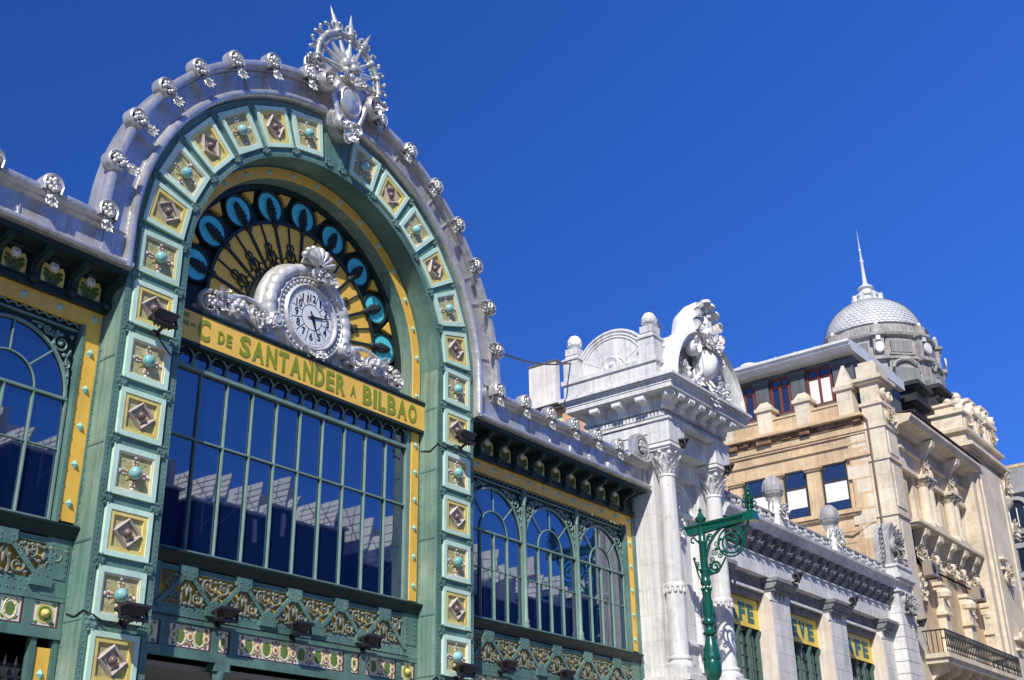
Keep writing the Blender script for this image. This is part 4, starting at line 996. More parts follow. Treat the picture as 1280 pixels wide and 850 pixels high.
# entablature
b = MB()
b.box(13.0, 16.7, -.60, 1.95, 12.885, 13.20); b.box(12.97, 16.73, -.64, 1.95, 13.203, 13.52)
for x in (13.42, 16.27):
    b.box(x - .445, x + .445, -.94, -.2, 12.883, 13.54)
b.box(12.92, 16.78, -.98, 1.97, 13.545, 13.62)
b.box(12.99, 16.71, -.72, 1.96, 13.62, 13.86); b.box(12.90, 16.80, -.85, 2.0, 13.865, 13.95)
n = 27
for k in range(n):
    x = 12.98 + 3.66 * k / (n - 1); b.box(x - .045, x + .045, -.82, -.72, 13.66, 13.82)
for k in range(22):
    y = -.70 + 2.6 * k / 21; b.box(12.90, 12.99, y - .04, y + .04, 13.66, 13.82)
b.box(12.97, 16.73, -.86, 1.97, 13.95, 14.29)
b.build('entablature', 'stone', TW, 30)
b = MB()
b.box(12.42, 17.25, -1.42, 2.35, 14.295, 14.44); b.box(12.40, 17.27, -1.45, 2.37, 14.444, 14.56)
b.box(12.33, 17.33, -1.52, 2.43, 14.564, 14.62); b.box(12.26, 17.38, -1.58, 2.48, 14.624, 14.70)
b.box(12.36, 17.28, -1.46, 2.40, 14.70, 14.78)
b.box(12.40, 17.2, -.98, 2.36, 14.78, 15.20); b.box(12.34, 13.0, -1.05, 2.42, 15.20, 15.34)
b.build('crowning_cornice', 'stone', TW, 30)
mm = MB()
mm.prism([(.0, 14.29), (.0, 14.0), (-.06, 13.97), (-.12, 14.02), (-.16, 14.1), (-.3, 14.16), (-.42, 14.14), (-.47, 14.2), (-.45, 14.29)], 'x', -.11, .11)
mm.lathe([(.0, -.13), (.1, -.12), (.1, .12), (.0, .13)], (0, -.06, 14.06), 10, 0, 'x'); mm.lathe([(.0, -.12), (.07, -.12), (.07, .12), (.0, .12)], (0, -.40, 14.2), 10, 0, 'x')
mm = mm.mesh('modillion', ['stonec'], 40)
for x in (13.12, 13.74, 14.38, 15.02, 15.68, 16.38): link('modillion', mm, TW, (x, -.865, -4.997)).scale = (1.3, 1.12, 1.35)
for y in (1.35, .55, -.28): link('modillion', mm, TW, (12.965, y, -4.997), (0, 0, -R90)).scale = (1.3, 1.05, 1.35)
link('modillion', mm, TW, (12.99, -.88, -4.997), (0, 0, radians(-45))).scale = (1.3, 1.12, 1.35)
# half-round pediment on the side
b = MB(); yc, zc_ = .70, 15.34
def yz_arch(mb, r, x0, x1, m=0, n=20, zb=zc_):
    mb.prism([(yc + r * cos(pi * i / n), zb + r * sin(pi * i / n)) for i in range(n + 1)], 'x', x0, x1, m)
yz_arch(b, 1.38, 12.66, 13.2)
for r, w in ((1.36, .05), (1.24, .035), (1.14, .03)):
    b.tube([(12.655, yc + r * cos(pi * i / 20), zc_ + r * sin(pi * i / 20)) for i in range(21)], w, 6)
for k in range(1, 6):
    a = pi * k / 6; b.tube([(12.655, yc + .5 * cos(a), zc_ + .5 * sin(a)), (12.655, yc + 1.12 * cos(a), zc_ + 1.12 * sin(a))], .012, 5)
b.tube([(12.655, yc + .5 * cos(pi * i / 16), zc_ + .5 * sin(pi * i / 16)) for i in range(17)], .03, 6)
b.lathe([(.0, -.12), (.06, -.12), (.1, -.04), (.16, -.06), (.24, -.1), (.28, -.06), (.29, .0)], (12.66, yc, 15.58), 20, 0, 'x')
b.build('side_pediment', 'stone', TW, 40)
for y in (2.05, -.70):
    p = MB(); p.box(12.36, 12.95, y - .27, y + .27, 15.34, 16.0); p.box(12.32, 12.99, y - .31, y + .31, 16.0, 16.06); p.frustum(12.655, y, 16.06, 16.2, .27, .25, .2, .2); p.box(12.42, 12.89, y - .22, y + .22, 16.2, 16.42)
    o = p.build('corner_post', 'stone', TW, 30)
    p = MB(); p.lathe([(.10, 16.42), (.11, 16.5), (.2, 16.53), (.24, 16.62), (.22, 16.76), (.14, 16.88), (.04, 16.93), (.0, 16.93)], (12.655, y, 0), 14)
    for k in range(9): t = 2 * pi * k / 9; p.ball((12.655 + .2 * cos(t), y + .2 * sin(t), 16.57), .05, .05, .045, 6, 4)
    p.build('finial_ball', 'stonec', o, 50)
# front segmental pediment with its crest
b = MB(); xc, zc2, r0, r1 = 14.95, 14.55, 2.28, 1.86
def seg(r, n=26):
    a = math.acos(min(1, .22 / r)); return [(xc + r * sin(-a + 2 * a * i / n), zc2 + r * cos(-a + 2 * a * i / n)) for i in range(n + 1)]
o_, i_ = seg(r0), seg(r1); k_ = len(o_)
rings = []
for (xo, zo), (xi, zi) in zip(o_, i_):
    mx, mz = (xo * .45 + xi * .55, zo * .45 + zi * .55)
    rings.append([(xo, -.3, zo), (xo, -1.44, zo), (xo * .8 + xi * .2, -1.50, zo * .8 + zi * .2), (xo * .74 + xi * .26, -1.38, zo * .74 + zi * .26), (mx, -1.34, mz), (xi * .8 + xo * .2, -1.22, zi * .8 + zo * .2), (xi, -1.18, zi), (xi, -.3, zi)])
b.loft(rings, 0)
b.prism(i_, 'y', -.80, -.3)
b.build('front_pediment', 'stone', TW, 35)
b = MB(); y = -1.25
b.lathe([(.0, -.42), (.18, -.38), (.34, -.22), (.42, .0), (.43, .2)], (0, 0, 0), 18, 0, 'y', T_((15.02, y, 15.78), (0, radians(8), 0), (1, 1, 1.42)))
for k in range(24): t = 2 * pi * k / 24; b.ball((15.02 + .46 * cos(t), y - .06, 15.78 + .66 * sin(t)), .045, .05, .05, 6, 4)
for s_ in (-1, 1):
    volute(b, 15.0 + s_ * .82, y - .05, 16.15, .30, s_, .10, .22, 0, R90); b.tube([(15.0 + s_ * .6, y - .1, 16.4), (15.0 + s_ * .5, y - .1, 15.9), (15.0 + s_ * .42, y - .1, 15.3)], .10, 7)
    for k in range(7):
        b.ball((15 + s_ * (.5 + .2 * k), y - .08 + .05 * k, 15.02 + .06 * abs(k - 2) + .05 * (k % 2)), .13, .14, .12, 8, 6)
        leaf(b, T_((15 + s_ * (.5 + .2 * k), y - .12 + .05 * k, 15.1), (0, s_ * (.5 + .25 * k) + (k % 2) * pi, 0)), .36, .12, .5)
    foliage(b, 15 + s_ * 1.25, y + .15, 15.3, .34, .28, .2, 36, .07, 62 + s_); foliage(b, 15 + s_ * .55, y + .0, 15.3, .2, .28, .16, 24, .065, 64 + s_)
for q in range(9): leaf(b, T_((14.95 + .1 * sin(q * 2.4), y - .2, 15.2 - .08 * q), (0, pi + .7 * sin(q * 2.1), 0)), .34, .13, .5)
b.build('cartouche', 'stonec', TW, 50)
b = MB(); sz = 16.72; HW = .80
# hooded shell rising over the crown
for k in range(-4, 5):
    a = radians(k * 21); b.loft([[((r * sin(a) + w * cos(a) * q) * HW + 15.0, y + .35 - dd - .10 * math.sqrt(max(0, 1 - q * q)), sz + r * cos(a) * 1.18 - w * sin(a) * q) for q in (-1, -.7, -.35, 0, .35, .7, 1)] for r, w, dd in ((.1, .03, .05), (.4, .1, -.02), (.75, .16, .1), (.93, .19, .34), (1.04, .185, .55), (1.05, .185, .64), (.97, .17, .66))], 0, closed=False, cap=False)
b.loft([[(15.0 + r * HW * sin(a), yy, sz + r * cos(a) * 1.18) for a in [radians(q) for q in range(-95, 96, 10)]] for r, yy in ((.97, y - .2), (1.05, y + .0), (1.02, y + .35), (.85, y + .7), (.5, y + .9))], 0, closed=False, cap=False)
b.box(14.25, 15.75, y - .1, y + .75, 16.5, 16.78)
b.ball((15.0, y - .06, sz + .42), .26, .22, .34, 10, 7); b.ball((15.02, y - .2, sz + .1), .2, .18, .2, 9, 6)
cluster(b, [(15.0 + .42 * sin(k) * (.5 + .5 * cos(k * 2.3) ** 2), y - .12 - .1 * cos(k), sz + .4 + .5 * cos(k * 1.7)) for k in range(30)], .085, 71); foliage(b, 15.1, y - .25, sz - .25, .42, .24, .2, 40, .075, 72)
for q in (-1.3, -.8, -.3, .3, .8, 1.3): leaf(b, T_((15.0 + .3 * sin(q), y - .2, sz - .25), (0, q * 1.2, 0)), .45, .14, .5)
b.build('shell_crest', 'stonec', TW, 55)
flood(13.72, -.95, 12.98, 'black floodlight above the left column capital of the white stone tower', .8, -10, 40)
flood(16.55, -.95, 12.86, 'black floodlight beside the right column capital of the white stone tower', .8, -10, 40)

# ================================================================== THE CAFE WING
CW = thing('cafe_wing', 'low white stone wing with pilasters, corbelled cornice and notched parapet', 'building', (24, 0, 0))
b = MB()
b.box(16.61, 31.0, .25, .6, 9.2, 11.5); b.box(16.61, 31.0, .6, 6, 0, 11.5); b.box(16.61, 31.0, -.30, .25, 10.10, 10.72); b.box(16.61, 31, -.34, .25, 10.722, 10.78)
b.box(16.61, 31, -.28, .25, 10.782, 11.42, 1)
b.build('wall', ['stone', 'stoned'], CW, 30)
pil = [(16.62, 17.15), (20.1, 21.55), (24.78, 26.35), (29.84, 31.0)]
for xa, xb in pil:
    p = MB(); top = 9.72
    for k in range(19):
        z = top - .36 - .56 * k
        if z < -.5: break
        z0 = max(0, z - .55); p.box(xa + .1, xb - .02, -.285, .56, z0, z, 0)
        p.box(xa + .115, xb - .035, -.26, .56, z, z + .011, 2)
    p.box(xa, xb, -.30, .56, top - .36, top - .30, 0); p.box(xa + .05, xb, -.29, .56, top - .30, 9.66, 0)
    o = p.build('pilaster', ['stoneb', 'pink', 'stoneg'], CW, 30)
    p = MB()
    p.prism([(-.30, 0), (-.30, 9.2), (-.22, 9.42), (-.05, 9.6), (.1, 9.42), (.2, 9.2), (.24, 9.0), (.24, 0)], 'x', xa - .02, xa + .098); p.build('sunlit_reveal', 'pink', o, 30)
    p = MB(); xm = (xa + xb) / 2
    p.box(xa + .02, xb + .05, -.44, .2, 9.66, 9.74); p.prism([(-.3, 9.74), (-.44, 9.76), (-.54, 9.86), (-.58, 9.96), (.2, 9.96), (.2, 9.74)], 'x', xa - .02, xb + .08); p.box(xa - .06, xb + .12, -.62, .2, 9.963, 10.08)
    for k in range(3): p.prism([(xa + .3 + k * .3, 9.66), (xa + .38 + k * .3, 9.45), (xa + .46 + k * .3, 9.66)], 'y', -.33, -.28)
    p.build('pilaster_capital', 'stoned', o, 35)
for k, (xa, xb, txt) in enumerate(((17.16, 20.08, 'CAFE'), (21.56, 24.76, 'NEVE'), (26.36, 29.82, 'CAFE'))):
    p = MB()
    p.box(xa, xb, -.02, .249, 9.58, 10.09, 0); p.box(xa, xb, -.10, -.02, 9.60, 9.68, 1); p.box(xa, xb, .06, .249, 9.38, 9.578, 0)
    p.build('lintel', ['stoned', 'stone'], CW, 30)
    s = thing('cafe_sign', ('yellow sign with green letters CAFE over the window next to the tower', 'yellow sign with striped green letters ending EVE over the middle window', 'yellow sign with green letters CAFE over the window next to the end pillar')[k], 'sign', ((xa + xb) / 2, .2, 8.41))
    cx = (xa + xb) / 2
    p = MB(); p.box(xa - cx, xb - cx, 0, .05, .02, .94); p.build('board', 'cafes', s, 0)
    p = MB(); n = 4; w = (xb - xa - .5) / n
    for i, ch in enumerate(txt): add_text(p, ch, xa - cx + .3 + w * i, xa - cx + .3 + w * i + w * .72, .17, .76, -.003, 0, .055)
    p.build('lettering', 'cafet', s, 0)
    # joinery below the sign
    p = MB(); m = 4; wd = (xb - xa) / m
    for i in range(m + 1):
        x = xa + wd * i; x = min(max(x, xa + .06), xb - .06)
        p.box(x - .05, x + .05, .24, .36, 3, 8.2); p.prism([(.36, 8.38), (.15, 8.38), (.17, 8.26), (.23, 8.16), (.36, 8.1)], 'x', x - .045, x + .045)
        if i < m:
            p.box(x + wd / 2 - .015, x + wd / 2 + .015, .30, .33, 3, 8.2)
            for z in range(12): p.box(x + .06, x + wd - .06, .31, .335, 7.9 - .38 * z, 7.925 - .38 * z)
    o = p.build('cafe_window', 'wood', CW, 30)
    p = MB(); p.box(xa, xb, .37, .38, 2, 8.42); p.build('pane', 'glassd', o, 0)
cm = MB()
cm.prism([(-.28, 11.40), (-.28, 10.84), (-.34, 10.80), (-.40, 10.86), (-.42, 11.0), (-.48, 11.16), (-.60, 11.26), (-.64, 11.40)], 'x', -.19, .19)
for t in (-.5, 0, .5): leaf(cm, T_((t * .12, -.40, 10.86), (.35, t, 0)), .42, .09, .3)
cm = cm.mesh('corbel', ['stoned'], 40)
for k in range(20): link('corbel', cm, CW, (16.95 + .729 * k, 0, 0))
b = MB()
b.prism([(.3, 11.425), (-.66, 11.43), (-.68, 11.50), (-.72, 11.54), (-.76, 11.64), (-.84, 11.70), (-.86, 11.79), (-.5, 11.86), (.3, 11.90)], 'x', 16.61, 31.0)
b.box(16.61, 31, -.62, -.35, 11.86, 11.94)
b.build('cornice', 'stone', CW, 30)
b = MB()
b.box(16.61, 31, -.42, -.3, 11.94, 12.14); b.box(16.61, 31, -.34, -.30, 12.14, 12.34, 1)
for k in range(20):
    x = 16.95 + .72 * k
    b.box(x - .16, x + .12, -.47, -.341, 12.141, 12.22); b.box(x - .26, x - .08, -.46, -.341, 12.223, 12.32); b.box(x + .14, x + .25, -.45, -.341, 12.16, 12.25)
b.box(16.61, 31, -.46, -.28, 12.345, 12.40, 1)
b.build('notched_parapet', ['stone', 'stoneg'], CW, 25)
for x in (21.05, 25.85):
    p = MB(); p.box(x - .3, x + .3, -.62, -.1, 11.9, 12.3); p.lathe([(.26, 12.3), (.3, 12.4), (.2, 12.5), (.16, 12.75), (.24, 12.92), (.3, 12.98), (.12, 13.02)], (x, -.36, 0), 12)
    foliage(p, x, -.55, 12.5, .26, .3, .18, 30, .085, int(x)); foliage(p, x - .2, -.36, 12.55, .2, .3, .1, 14, .08, int(x) + 1)
    o = p.build('finial', 'stonec', CW, 45)
    p = MB(); p.lathe([(.14, 13.0), (.26, 13.03), (.33, 13.1), (.355, 13.2), (.345, 13.4), (.28, 13.6), (.17, 13.74), (.07, 13.79), (.0, 13.80)], (x, -.36, 0), 18)
    for k in range(9): t = 2 * pi * k / 9; p.tube([(x + .33 * cos(t), -.36 + .33 * sin(t), 13.11), (x + .355 * cos(t), -.36 + .355 * sin(t), 13.22), (x + .345 * cos(t), -.36 + .345 * sin(t), 13.42), (x + .28 * cos(t), -.36 + .28 * sin(t), 13.61), (x + .12 * cos(t), -.36 + .12 * sin(t), 13.77)], .025, 5)
    p.tube([(x + .355 * cos(2 * pi * k / 20), -.36 + .355 * sin(2 * pi * k / 20), 13.22) for k in range(21)], .02, 5)
    p.build('ribbed_bulb', 'stoneg', o, 45)
# end pillar
b = MB(); xa, xb, yf = 31.0, 32.45, -.78
for k in range(24):
    z = 10.45 - .47 * k
    if z < 0: break
    b.box(xa, xb, yf, 1.2, max(0, z - .445), z, 0); b.box(xa + .03, xb - .03, yf + .03, 1.2, z, z + .024, 1)
b.prism([(-.3, 10.47), (yf, 10.47), (yf, 11.3), (-.3, 11.3)], 'x', xa, xb); b.box(xa, xb, -.3, 1.2, 10.47, 11.9)
b.box(xa - .08, xb + .08, yf - .1, 1.2, 11.3, 11.38); b.box(xa + .05, xb - .05, yf + .05, 1.2, 11.38, 11.72)
b.box(xa - .12, xb + .14, yf - .16, 1.25, 11.72, 11.82); b.box(xa - .2, xb + .22, yf - .25, 1.3, 11.82, 11.98); b.box(xa - .1, xb + .1, yf - .14, 1.2, 11.98, 12.3); b.box(xa - .16, xb + .16, yf - .2, 1.2, 12.3, 12.4)
o = b.build('end_pillar', ['stoneb', 'stoneg'], CW, 30)
b = MB()
volute(b, xa + .5, yf - .06, 11.02, .27, -1, .07, .12); volute(b, xa + 1.05, yf - .06, 11.02, .27, 1, .07, .12)
foliage(b, xa + .75, yf - .05, 10.8, .5, .3, .22, 40, .1, 5); b.box(xa + .3, xb - .2, yf - .2, yf, 10.47, 10.52)
b.build('pillar_volute', 'stoneg', o, 50)
b = MB()
b.prism([(xa + .05, 12.4), (xa, 12.9), (xa + .1, 13.5), (xa + .3, 13.95), (xa + .75, 14.3), (xa + 1.1, 14.1), (xa + 1.3, 13.5), (xa + 1.42, 12.9), (xa + 1.4, 12.4)], 'y', yf + .1, yf + .75)
foliage(b, xa + .75, yf + .1, 13.3, .5, .8, .25, 110, .085, 9); foliage(b, xa + .75, yf, 12.6, .6, .22, .2, 50, .075, 10)
for k in range(7): leaf(b, T_((xa + .02, yf + .4, 12.5 + .2 * k), (0, -.5, 0)), .5, .2, .4)
volute(b, xa + .35, yf + .05, 13.2, .25, 1, .08, .14)
b.build('pillar_crest', 'stoneg', o, 50)
flood(21.3, -.8, 10.28, 'black floodlight on the first cafe pilaster, between the two nearest yellow signs', .85, -10, 25)
flood(26.1, -.8, 10.22, 'black floodlight on the second cafe pilaster, between the two farthest yellow signs', .85, -10, 25)
flood(32.2, -1.15, 10.22, 'black floodlight on the rusticated end pillar against the beige facade', .85, -10, 25)

# ================================================================== STREET LAMP
LX = 14.0
LP = thing('street_lamp', 'ornate green cast iron street lamp with scrolled bracket in front of the stone tower', 'street lamp', (LX, -1.18, 0))
def lz(prof): return [(r, z) for r, z in prof]
b = MB()
b.lathe([(.27, 0), (.27, .3), (.23, .35), (.22, .9), (.16, 1.0), (.14, 1.3), (.13, 6.1), (.2, 6.2), (.24, 6.3), (.25, 6.55), (.23, 6.62), (.255, 6.66), (.25, 6.74), (.22, 6.84), (.22, 6.9), (.17, 7.1), (.13, 7.24), (.12, 7.3), (.19, 7.34), (.2, 7.39), (.14, 7.44), (.11, 7.52), (.12, 7.58), (.17, 7.62), (.19, 7.68), (.17, 7.74), (.12, 7.8), (.13, 8.2), (.12, 8.45), (.14, 8.5), (.11, 8.56), (.115, 8.7), (.15, 8.76), (.15, 8.84), (.12, 8.9), (.12, 9.05), (.15, 9.1), (.15, 9.16), (.105, 9.2), (.1, 9.9), (.13, 9.94), (.13, 9.99), (.1, 10.04), (.095, 10.5), (.12, 10.54), (.15, 10.6), (.17, 10.66), (.09, 10.74), (.07, 10.8), (.04, 10.86), (.06, 10.9), (.0, 11.0)], (0, 0, 0), 18)
for k in range(14):
    z = 9.24 + .05 * k; b.lathe([(.1, z), (.115, z + .012), (.115, z + .03), (.1, z + .042)], (0, 0, 0), 12)
for k in range(8):
    t = 2 * pi * k / 8; b.tube([(.13 * cos(t), .13 * sin(t), 7.85), (.155 * cos(t), .155 * sin(t), 7.95), (.13 * cos(t), .13 * sin(t), 8.3)], .02, 5)
    b.ball((.13 * cos(t), .13 * sin(t), 8.62), .04, .04, .08, 6, 4)
b.build('post', 'lamp', LP, 40)
# local arm: runs toward the street (-y)
def yz(pts): return [(0, y, z) for y, z in pts]
b = MB()
for x in (-.075, .07): b.prism([(.52, 10.42), (.44, 10.2), (.3, 10.2), (-1.62, 10.34), (-1.62, 10.55), (-.0, 10.50), (.5, 10.46)], 'x', x, x + .02)
b.box(-.1, .1, -1.62, .52, 10.43, 10.445); b.prism([(.52, 10.42), (.52, 10.48), (-1.66, 10.57), (-1.66, 10.51)], 'x', -.11, .11)
b.build('arm', 'lamp', LP, 30)
b = MB()
def xyz_spiral(cy, cz, r0, r1, a0, turns, n=28): return yz(spiral(cy, cz, r0, r1, a0, turns, n))
b.tube(xyz_spiral(-.92, 9.83, .40, .05, pi / 2, 2.3, 60), .03, 6)
b.tube(yz([(-.92 + .42 * cos(2 * pi * i / 28), 9.83 + .42 * sin(2 * pi * i / 28)) for i in range(29)]), .028, 6)
b.tube(xyz_spiral(-.34, 9.2, .2, .04, 0, -1.8, 36), .035, 6)
b.tube(yz([(-.1, 9.0), (-.3, 9.02), (-.52, 9.16), (-.7, 9.42)]), .03, 6)
b.tube(yz([(-.08, 9.5), (-.2, 9.85), (-.4, 10.1), (-.62, 10.28)]), .045, 7)
b.tube(yz([(-.1, 9.8), (-.14, 9.98), (-.22, 10.1), (-.32, 10.06), (-.3, 9.94)]), .028, 6)
b.tube(xyz_spiral(-.26, 10.04, .12, .03, 0, 1.6), .022, 6)
for (y, z, r) in ((-.35, 9.62, .1), (-.52, 9.5, .09), (-.45, 9.85, .1), (-.28, 9.42, .08)):
    b.tube(xyz_spiral(y, z, r, .02, y * 9, 1.4, 20), .018, 5)
for y, z in ((-.62, 9.6), (-.75, 9.55), (-1.0, 9.85), (-1.15, 10.0), (-.82, 9.95), (-1.3, 10.18), (-.58, 9.95), (-.44, 9.7)):
    b.ball((0, y, z), .035, .08, .05, 6, 4)
b.tube(yz([(-1.3, 9.95), (-1.42, 10.1), (-1.5, 10.32)]), .035, 6)
b.tube(yz([(.1, 9.95), (.2, 10.05), (.28, 10.15), (.36, 10.12), (.36, 10.02), (.28, 9.98)]), .03, 6)
for s_ in (-1, 1):
    b.tube([(s_ * .1, 0, 9.15), (s_ * .3, .05, 9.12), (s_ * .42, .05, 9.22), (s_ * .48, .05, 9.38)], .028, 6); b.tube([(s_ * .1, 0, 8.7), (s_ * .3, .05, 8.95), (s_ * .42, .05, 9.2)], .025, 6); b.ball((s_ * .48, .05, 9.4), .05, .05, .05, 7, 5)
    b.tube([(s_ * q[0], .05, q[1]) for q in spiral(.3, 9.25, .1, .02, 0, 1.3, 16)], .018, 5)
b.build('scroll_bracket', 'lamp', LP, 45)
b = MB()   # open leaf finial standing on the tip of the arm
b.lathe([(.06, 10.56), (.12, 10.6), (.07, 10.66), (.10, 10.74), (.05, 10.84), (.045, 11.02), (.08, 11.08), (.06, 11.14), (.09, 11.2), (.03, 11.28), (.0, 11.36)], (0, -1.58, 0), 10)
for k in range(6):
    t = 2 * pi * k / 6; T = T_((0, -1.58, 10.66), (0, 0, t))
    b.tube([T @ Vector(v) for v in ((.04, 0, .0), (.16, 0, .06), (.2, 0, .16), (.15, 0, .24), (.08, 0, .2))], .022, 5)
    b.tube([T @ Vector(v) for v in ((.05, 0, .22), (.14, 0, .3), (.15, 0, .4), (.08, 0, .47))], .02, 5)
    leaf(b, T_((.05 * cos(t), -1.58 + .05 * sin(t), 10.7), (0, 0, t + R90)), .3, .07, .6)
b.frustum(0, -1.58, 10.3, 10.58, .16, .2, .13, .16)
b.build('bud_finial', 'lamp', LP, 45)

# ================================================================== aerial, cable, house behind
AN = thing('tv_aerial', 'thin rooftop television aerial behind the round pediment of the stone tower', 'aerial', (16.2, 1.0, 15.2))
b = MB(); b.tube([(0, 0, 0), (0, 0, 3.3)], .035, 5); b.build('mast', 'alum', AN)
b = MB(); b.tube([(-.12, .16, 3.5), (.13, -.12, 2.95)], .035, 5)
for k in range(6):
    t = k / 5; p = Vector((-.12, .16, 3.5)).lerp(Vector((.13, -.12, 2.95)), t); b.tube([p + Vector((-.16, -.16, 0)) * (1 - .4 * t), p + Vector((.16, .16, 0)) * (1 - .4 * t)], .014, 4)
b.tube([(-.3, -.3, 2.3), (.3, .3, 2.3)], .02, 4); b.tube([(-.25, -.25, 2.0), (.25, .25, 2.0)], .02, 4)
b.build('dipole', 'alum', AN)
b = MB(); p0, p1 = Vector((5.75, .2, 13.72)), Vector((12.37, 2.05, 15.9))
b.tube([p0.lerp(p1, t / 10) - Vector((0, 0, .22 * sin(pi * t / 10))) for t in range(11)], .028, 5)
cb = b.build('overhead_cable', 'black', None); cb['label'] = 'dark cable slung between the silver arch and the stone tower'; cb['category'] = 'cable'

HS = thing('orange_house', 'orange and pale green house with brown eaves seen over the right wing of the hall', 'house', (21, 6, 0))
b = MB(); b.box(18.0, 21.4, 3.0, 12, 0, 17.0); b.build('wall', 'shutter', HS)
b = MB()
for y in (3.1, 5.2, 7.6, 10): b.box(17.9, 18.0, y, y + 1.0, 0, 17.0)
b.box(17.93, 18, 3, 12, 16.8, 17.0); b.build('pilaster', 'orange', HS)
b = MB(); b.box(17.7, 21.6, 2.6, 12.5, 17.0, 17.08); b.box(17.64, 21.7, 2.5, 12.6, 17.083, 17.15, 1); b.box(17.58, 21.8, 2.4, 12.7, 17.153, 17.22, 2); b.frustum(19.6, 7.5, 17.22, 17.5, 2.0, 5.0, 1.2, 3, 2)
b.build('roof', ['tilebr', 'tilebr', 'chim'], HS, 0)
b = MB(); b.box(18.0, 18.26, 6.52, 7.78, 17.0, 19.05); b.box(17.96, 18.30, 6.47, 7.83, 19.05, 19.10, 1); b.build('chimney', ['chim', 'tilebr'], HS, 0)

# ================================================================== THE CORNER HOTEL
HO = thing('corner_building', 'tall beige corner building with ornate facade and scaled grey dome', 'building', (41, 8, 0))
X0 = 33.0
b = MB()
b.box(X0, 50, -.2, 16, 0, 13.4); b.box(X0, 36.0, -.2, 9.0, 13.4, 19.6); b.box(36.0, 50, .6, 16, 13.4, 19.6)
b.build('body', 'ochre', HO, 30)
b = MB()
# flank wall facing the station: pier at the corner, panels, entablature, string courses
b.box(X0 - .12, X0, -.2, 1.15, 13.0, 19.55); b.box(X0 - .06, X0, 1.15, 9.0, 13.0, 15.2)
for z in (13.5, 14.0, 14.5): b.box(X0 - .065, X0 - .06, 1.3, 9, z, z + .03, 1)
b.box(X0 - .2, X0, 1.15, 9, 15.2, 15.28); b.box(X0 - .28, X0 + .0, .9, 9, 15.3, 15.48)
b.box(X0 - .05, X0 + .0, .3, 9, 17.72, 18.35); b.box(X0 - .14, X0, .3, 9, 18.352, 18.45); b.box(X0 - .09, X0, .3, 9, 18.452, 18.78); b.box(X0 - .17, X0, .28, 9, 18.782, 18.88); b.box(X0 - .22, X0, .28, 9, 18.882, 19.16)
b.box(X0 - .08, X0, 1.35, 2.0 - .66, 15.5, 17.7)
b.box(X0 - .22, X0 + .05, .15, 1.32, 17.74, 17.9)
for ya in (4.95, 6.9): b.box(X0 - .1, X0 + .0, ya, ya + .1, 15.5, 17.72)
b.build('flank_wall', ['ochre', 'ochred'], HO, 30)
b = MB()
rd = random.Random(5)
b.box(X0 - .26, X0, .28, 9, 19.162, 19.50, 0)
y = .3
while y < 8.8:
    w = .18 + .3 * rd.random(); b.box(X0 - .28 - .16 * rd.random(), X0 - .2, y, y + w, 19.2 + .12 * rd.random(), 19.36 + .12 * rd.random(), 0); y += w + .05 * rd.random()
b.build('eroded_frieze', 'ochred', HO, 0)
b = MB(); b.box(X0 - .55, X0 + .1, .2, 9.1, 19.505, 19.58); b.box(X0 - .48, X0 + .1, .25, 9.1, 19.583, 19.66)
b.box(X0 - .05, X0 + .35, .9, 9, 19.66, 20.36); b.box(X0 - .1, X0 + .4, .9, 9, 20.363, 20.46)
b.build('flank_parapet', 'ochre', HO, 30)
for y, w, z1, z2, hp in ((4.95, .36, 20.86, 21.02, .32), (3.03, .36, 20.86, 21.02, .34), (.98, .36, 20.95, 21.14, 1.1), (6.95, .36, 20.86, 21.02, .32)):
    p = MB(); p.box(X0 - .16, X0 + .5, y - w, y + w, 19.66, z1); p.box(X0 - .26, X0 + .6, y - w - .09, y + w + .09, z1, z2); p.frustum(X0 + .17, y, z2, z2 + hp, .38, w + .02, .05 if hp > .6 else .2, .05 if hp > .6 else w * .5)
    p.build('parapet_post', 'beige', HO, 30)
# flank windows, three lights with stone piers between
for i, (ya, yb) in enumerate(((1.36, 2.55), (3.3, 4.38), (5.2, 6.4))):
    p = MB(); p.box(X0 - .02, X0 + .0, ya, yb, 15.5, 17.7, 1)
    for e in (ya, yb - .07, ): p.box(X0 - .07, X0 - .021, e, e + .07, 15.5, 17.7, 0)
    p.box(X0 - .07, X0 - .021, ya, yb, 17.63, 17.7, 0); p.box(X0 - .08, X0 - .021, ya + .07, yb - .07, 16.86, 16.93, 0); p.box(X0 - .07, X0 - .021, ya, yb, 15.5, 15.57, 0)
    o = p.build('flank_window', ['soot', 'glassd'], HO, 0)
    p = MB(); p.box(X0 - .045, X0 - .022, ya + .08, yb - .08, 15.98 if i != 2 else 15.6, 16.85); p.build('white_blind', 'blind', o, 0)
    p = MB(); p.box(X0 - .2, X0 + .0, yb + .02, yb + .66, 15.49, 17.5); p.box(X0 - .28, X0, yb - .03, yb + .72, 17.5, 17.58); p.box(X0 - .34, X0, yb - .07, yb + .76, 17.583, 17.7)
    p.build('window_pier', 'ochre', HO, 30)
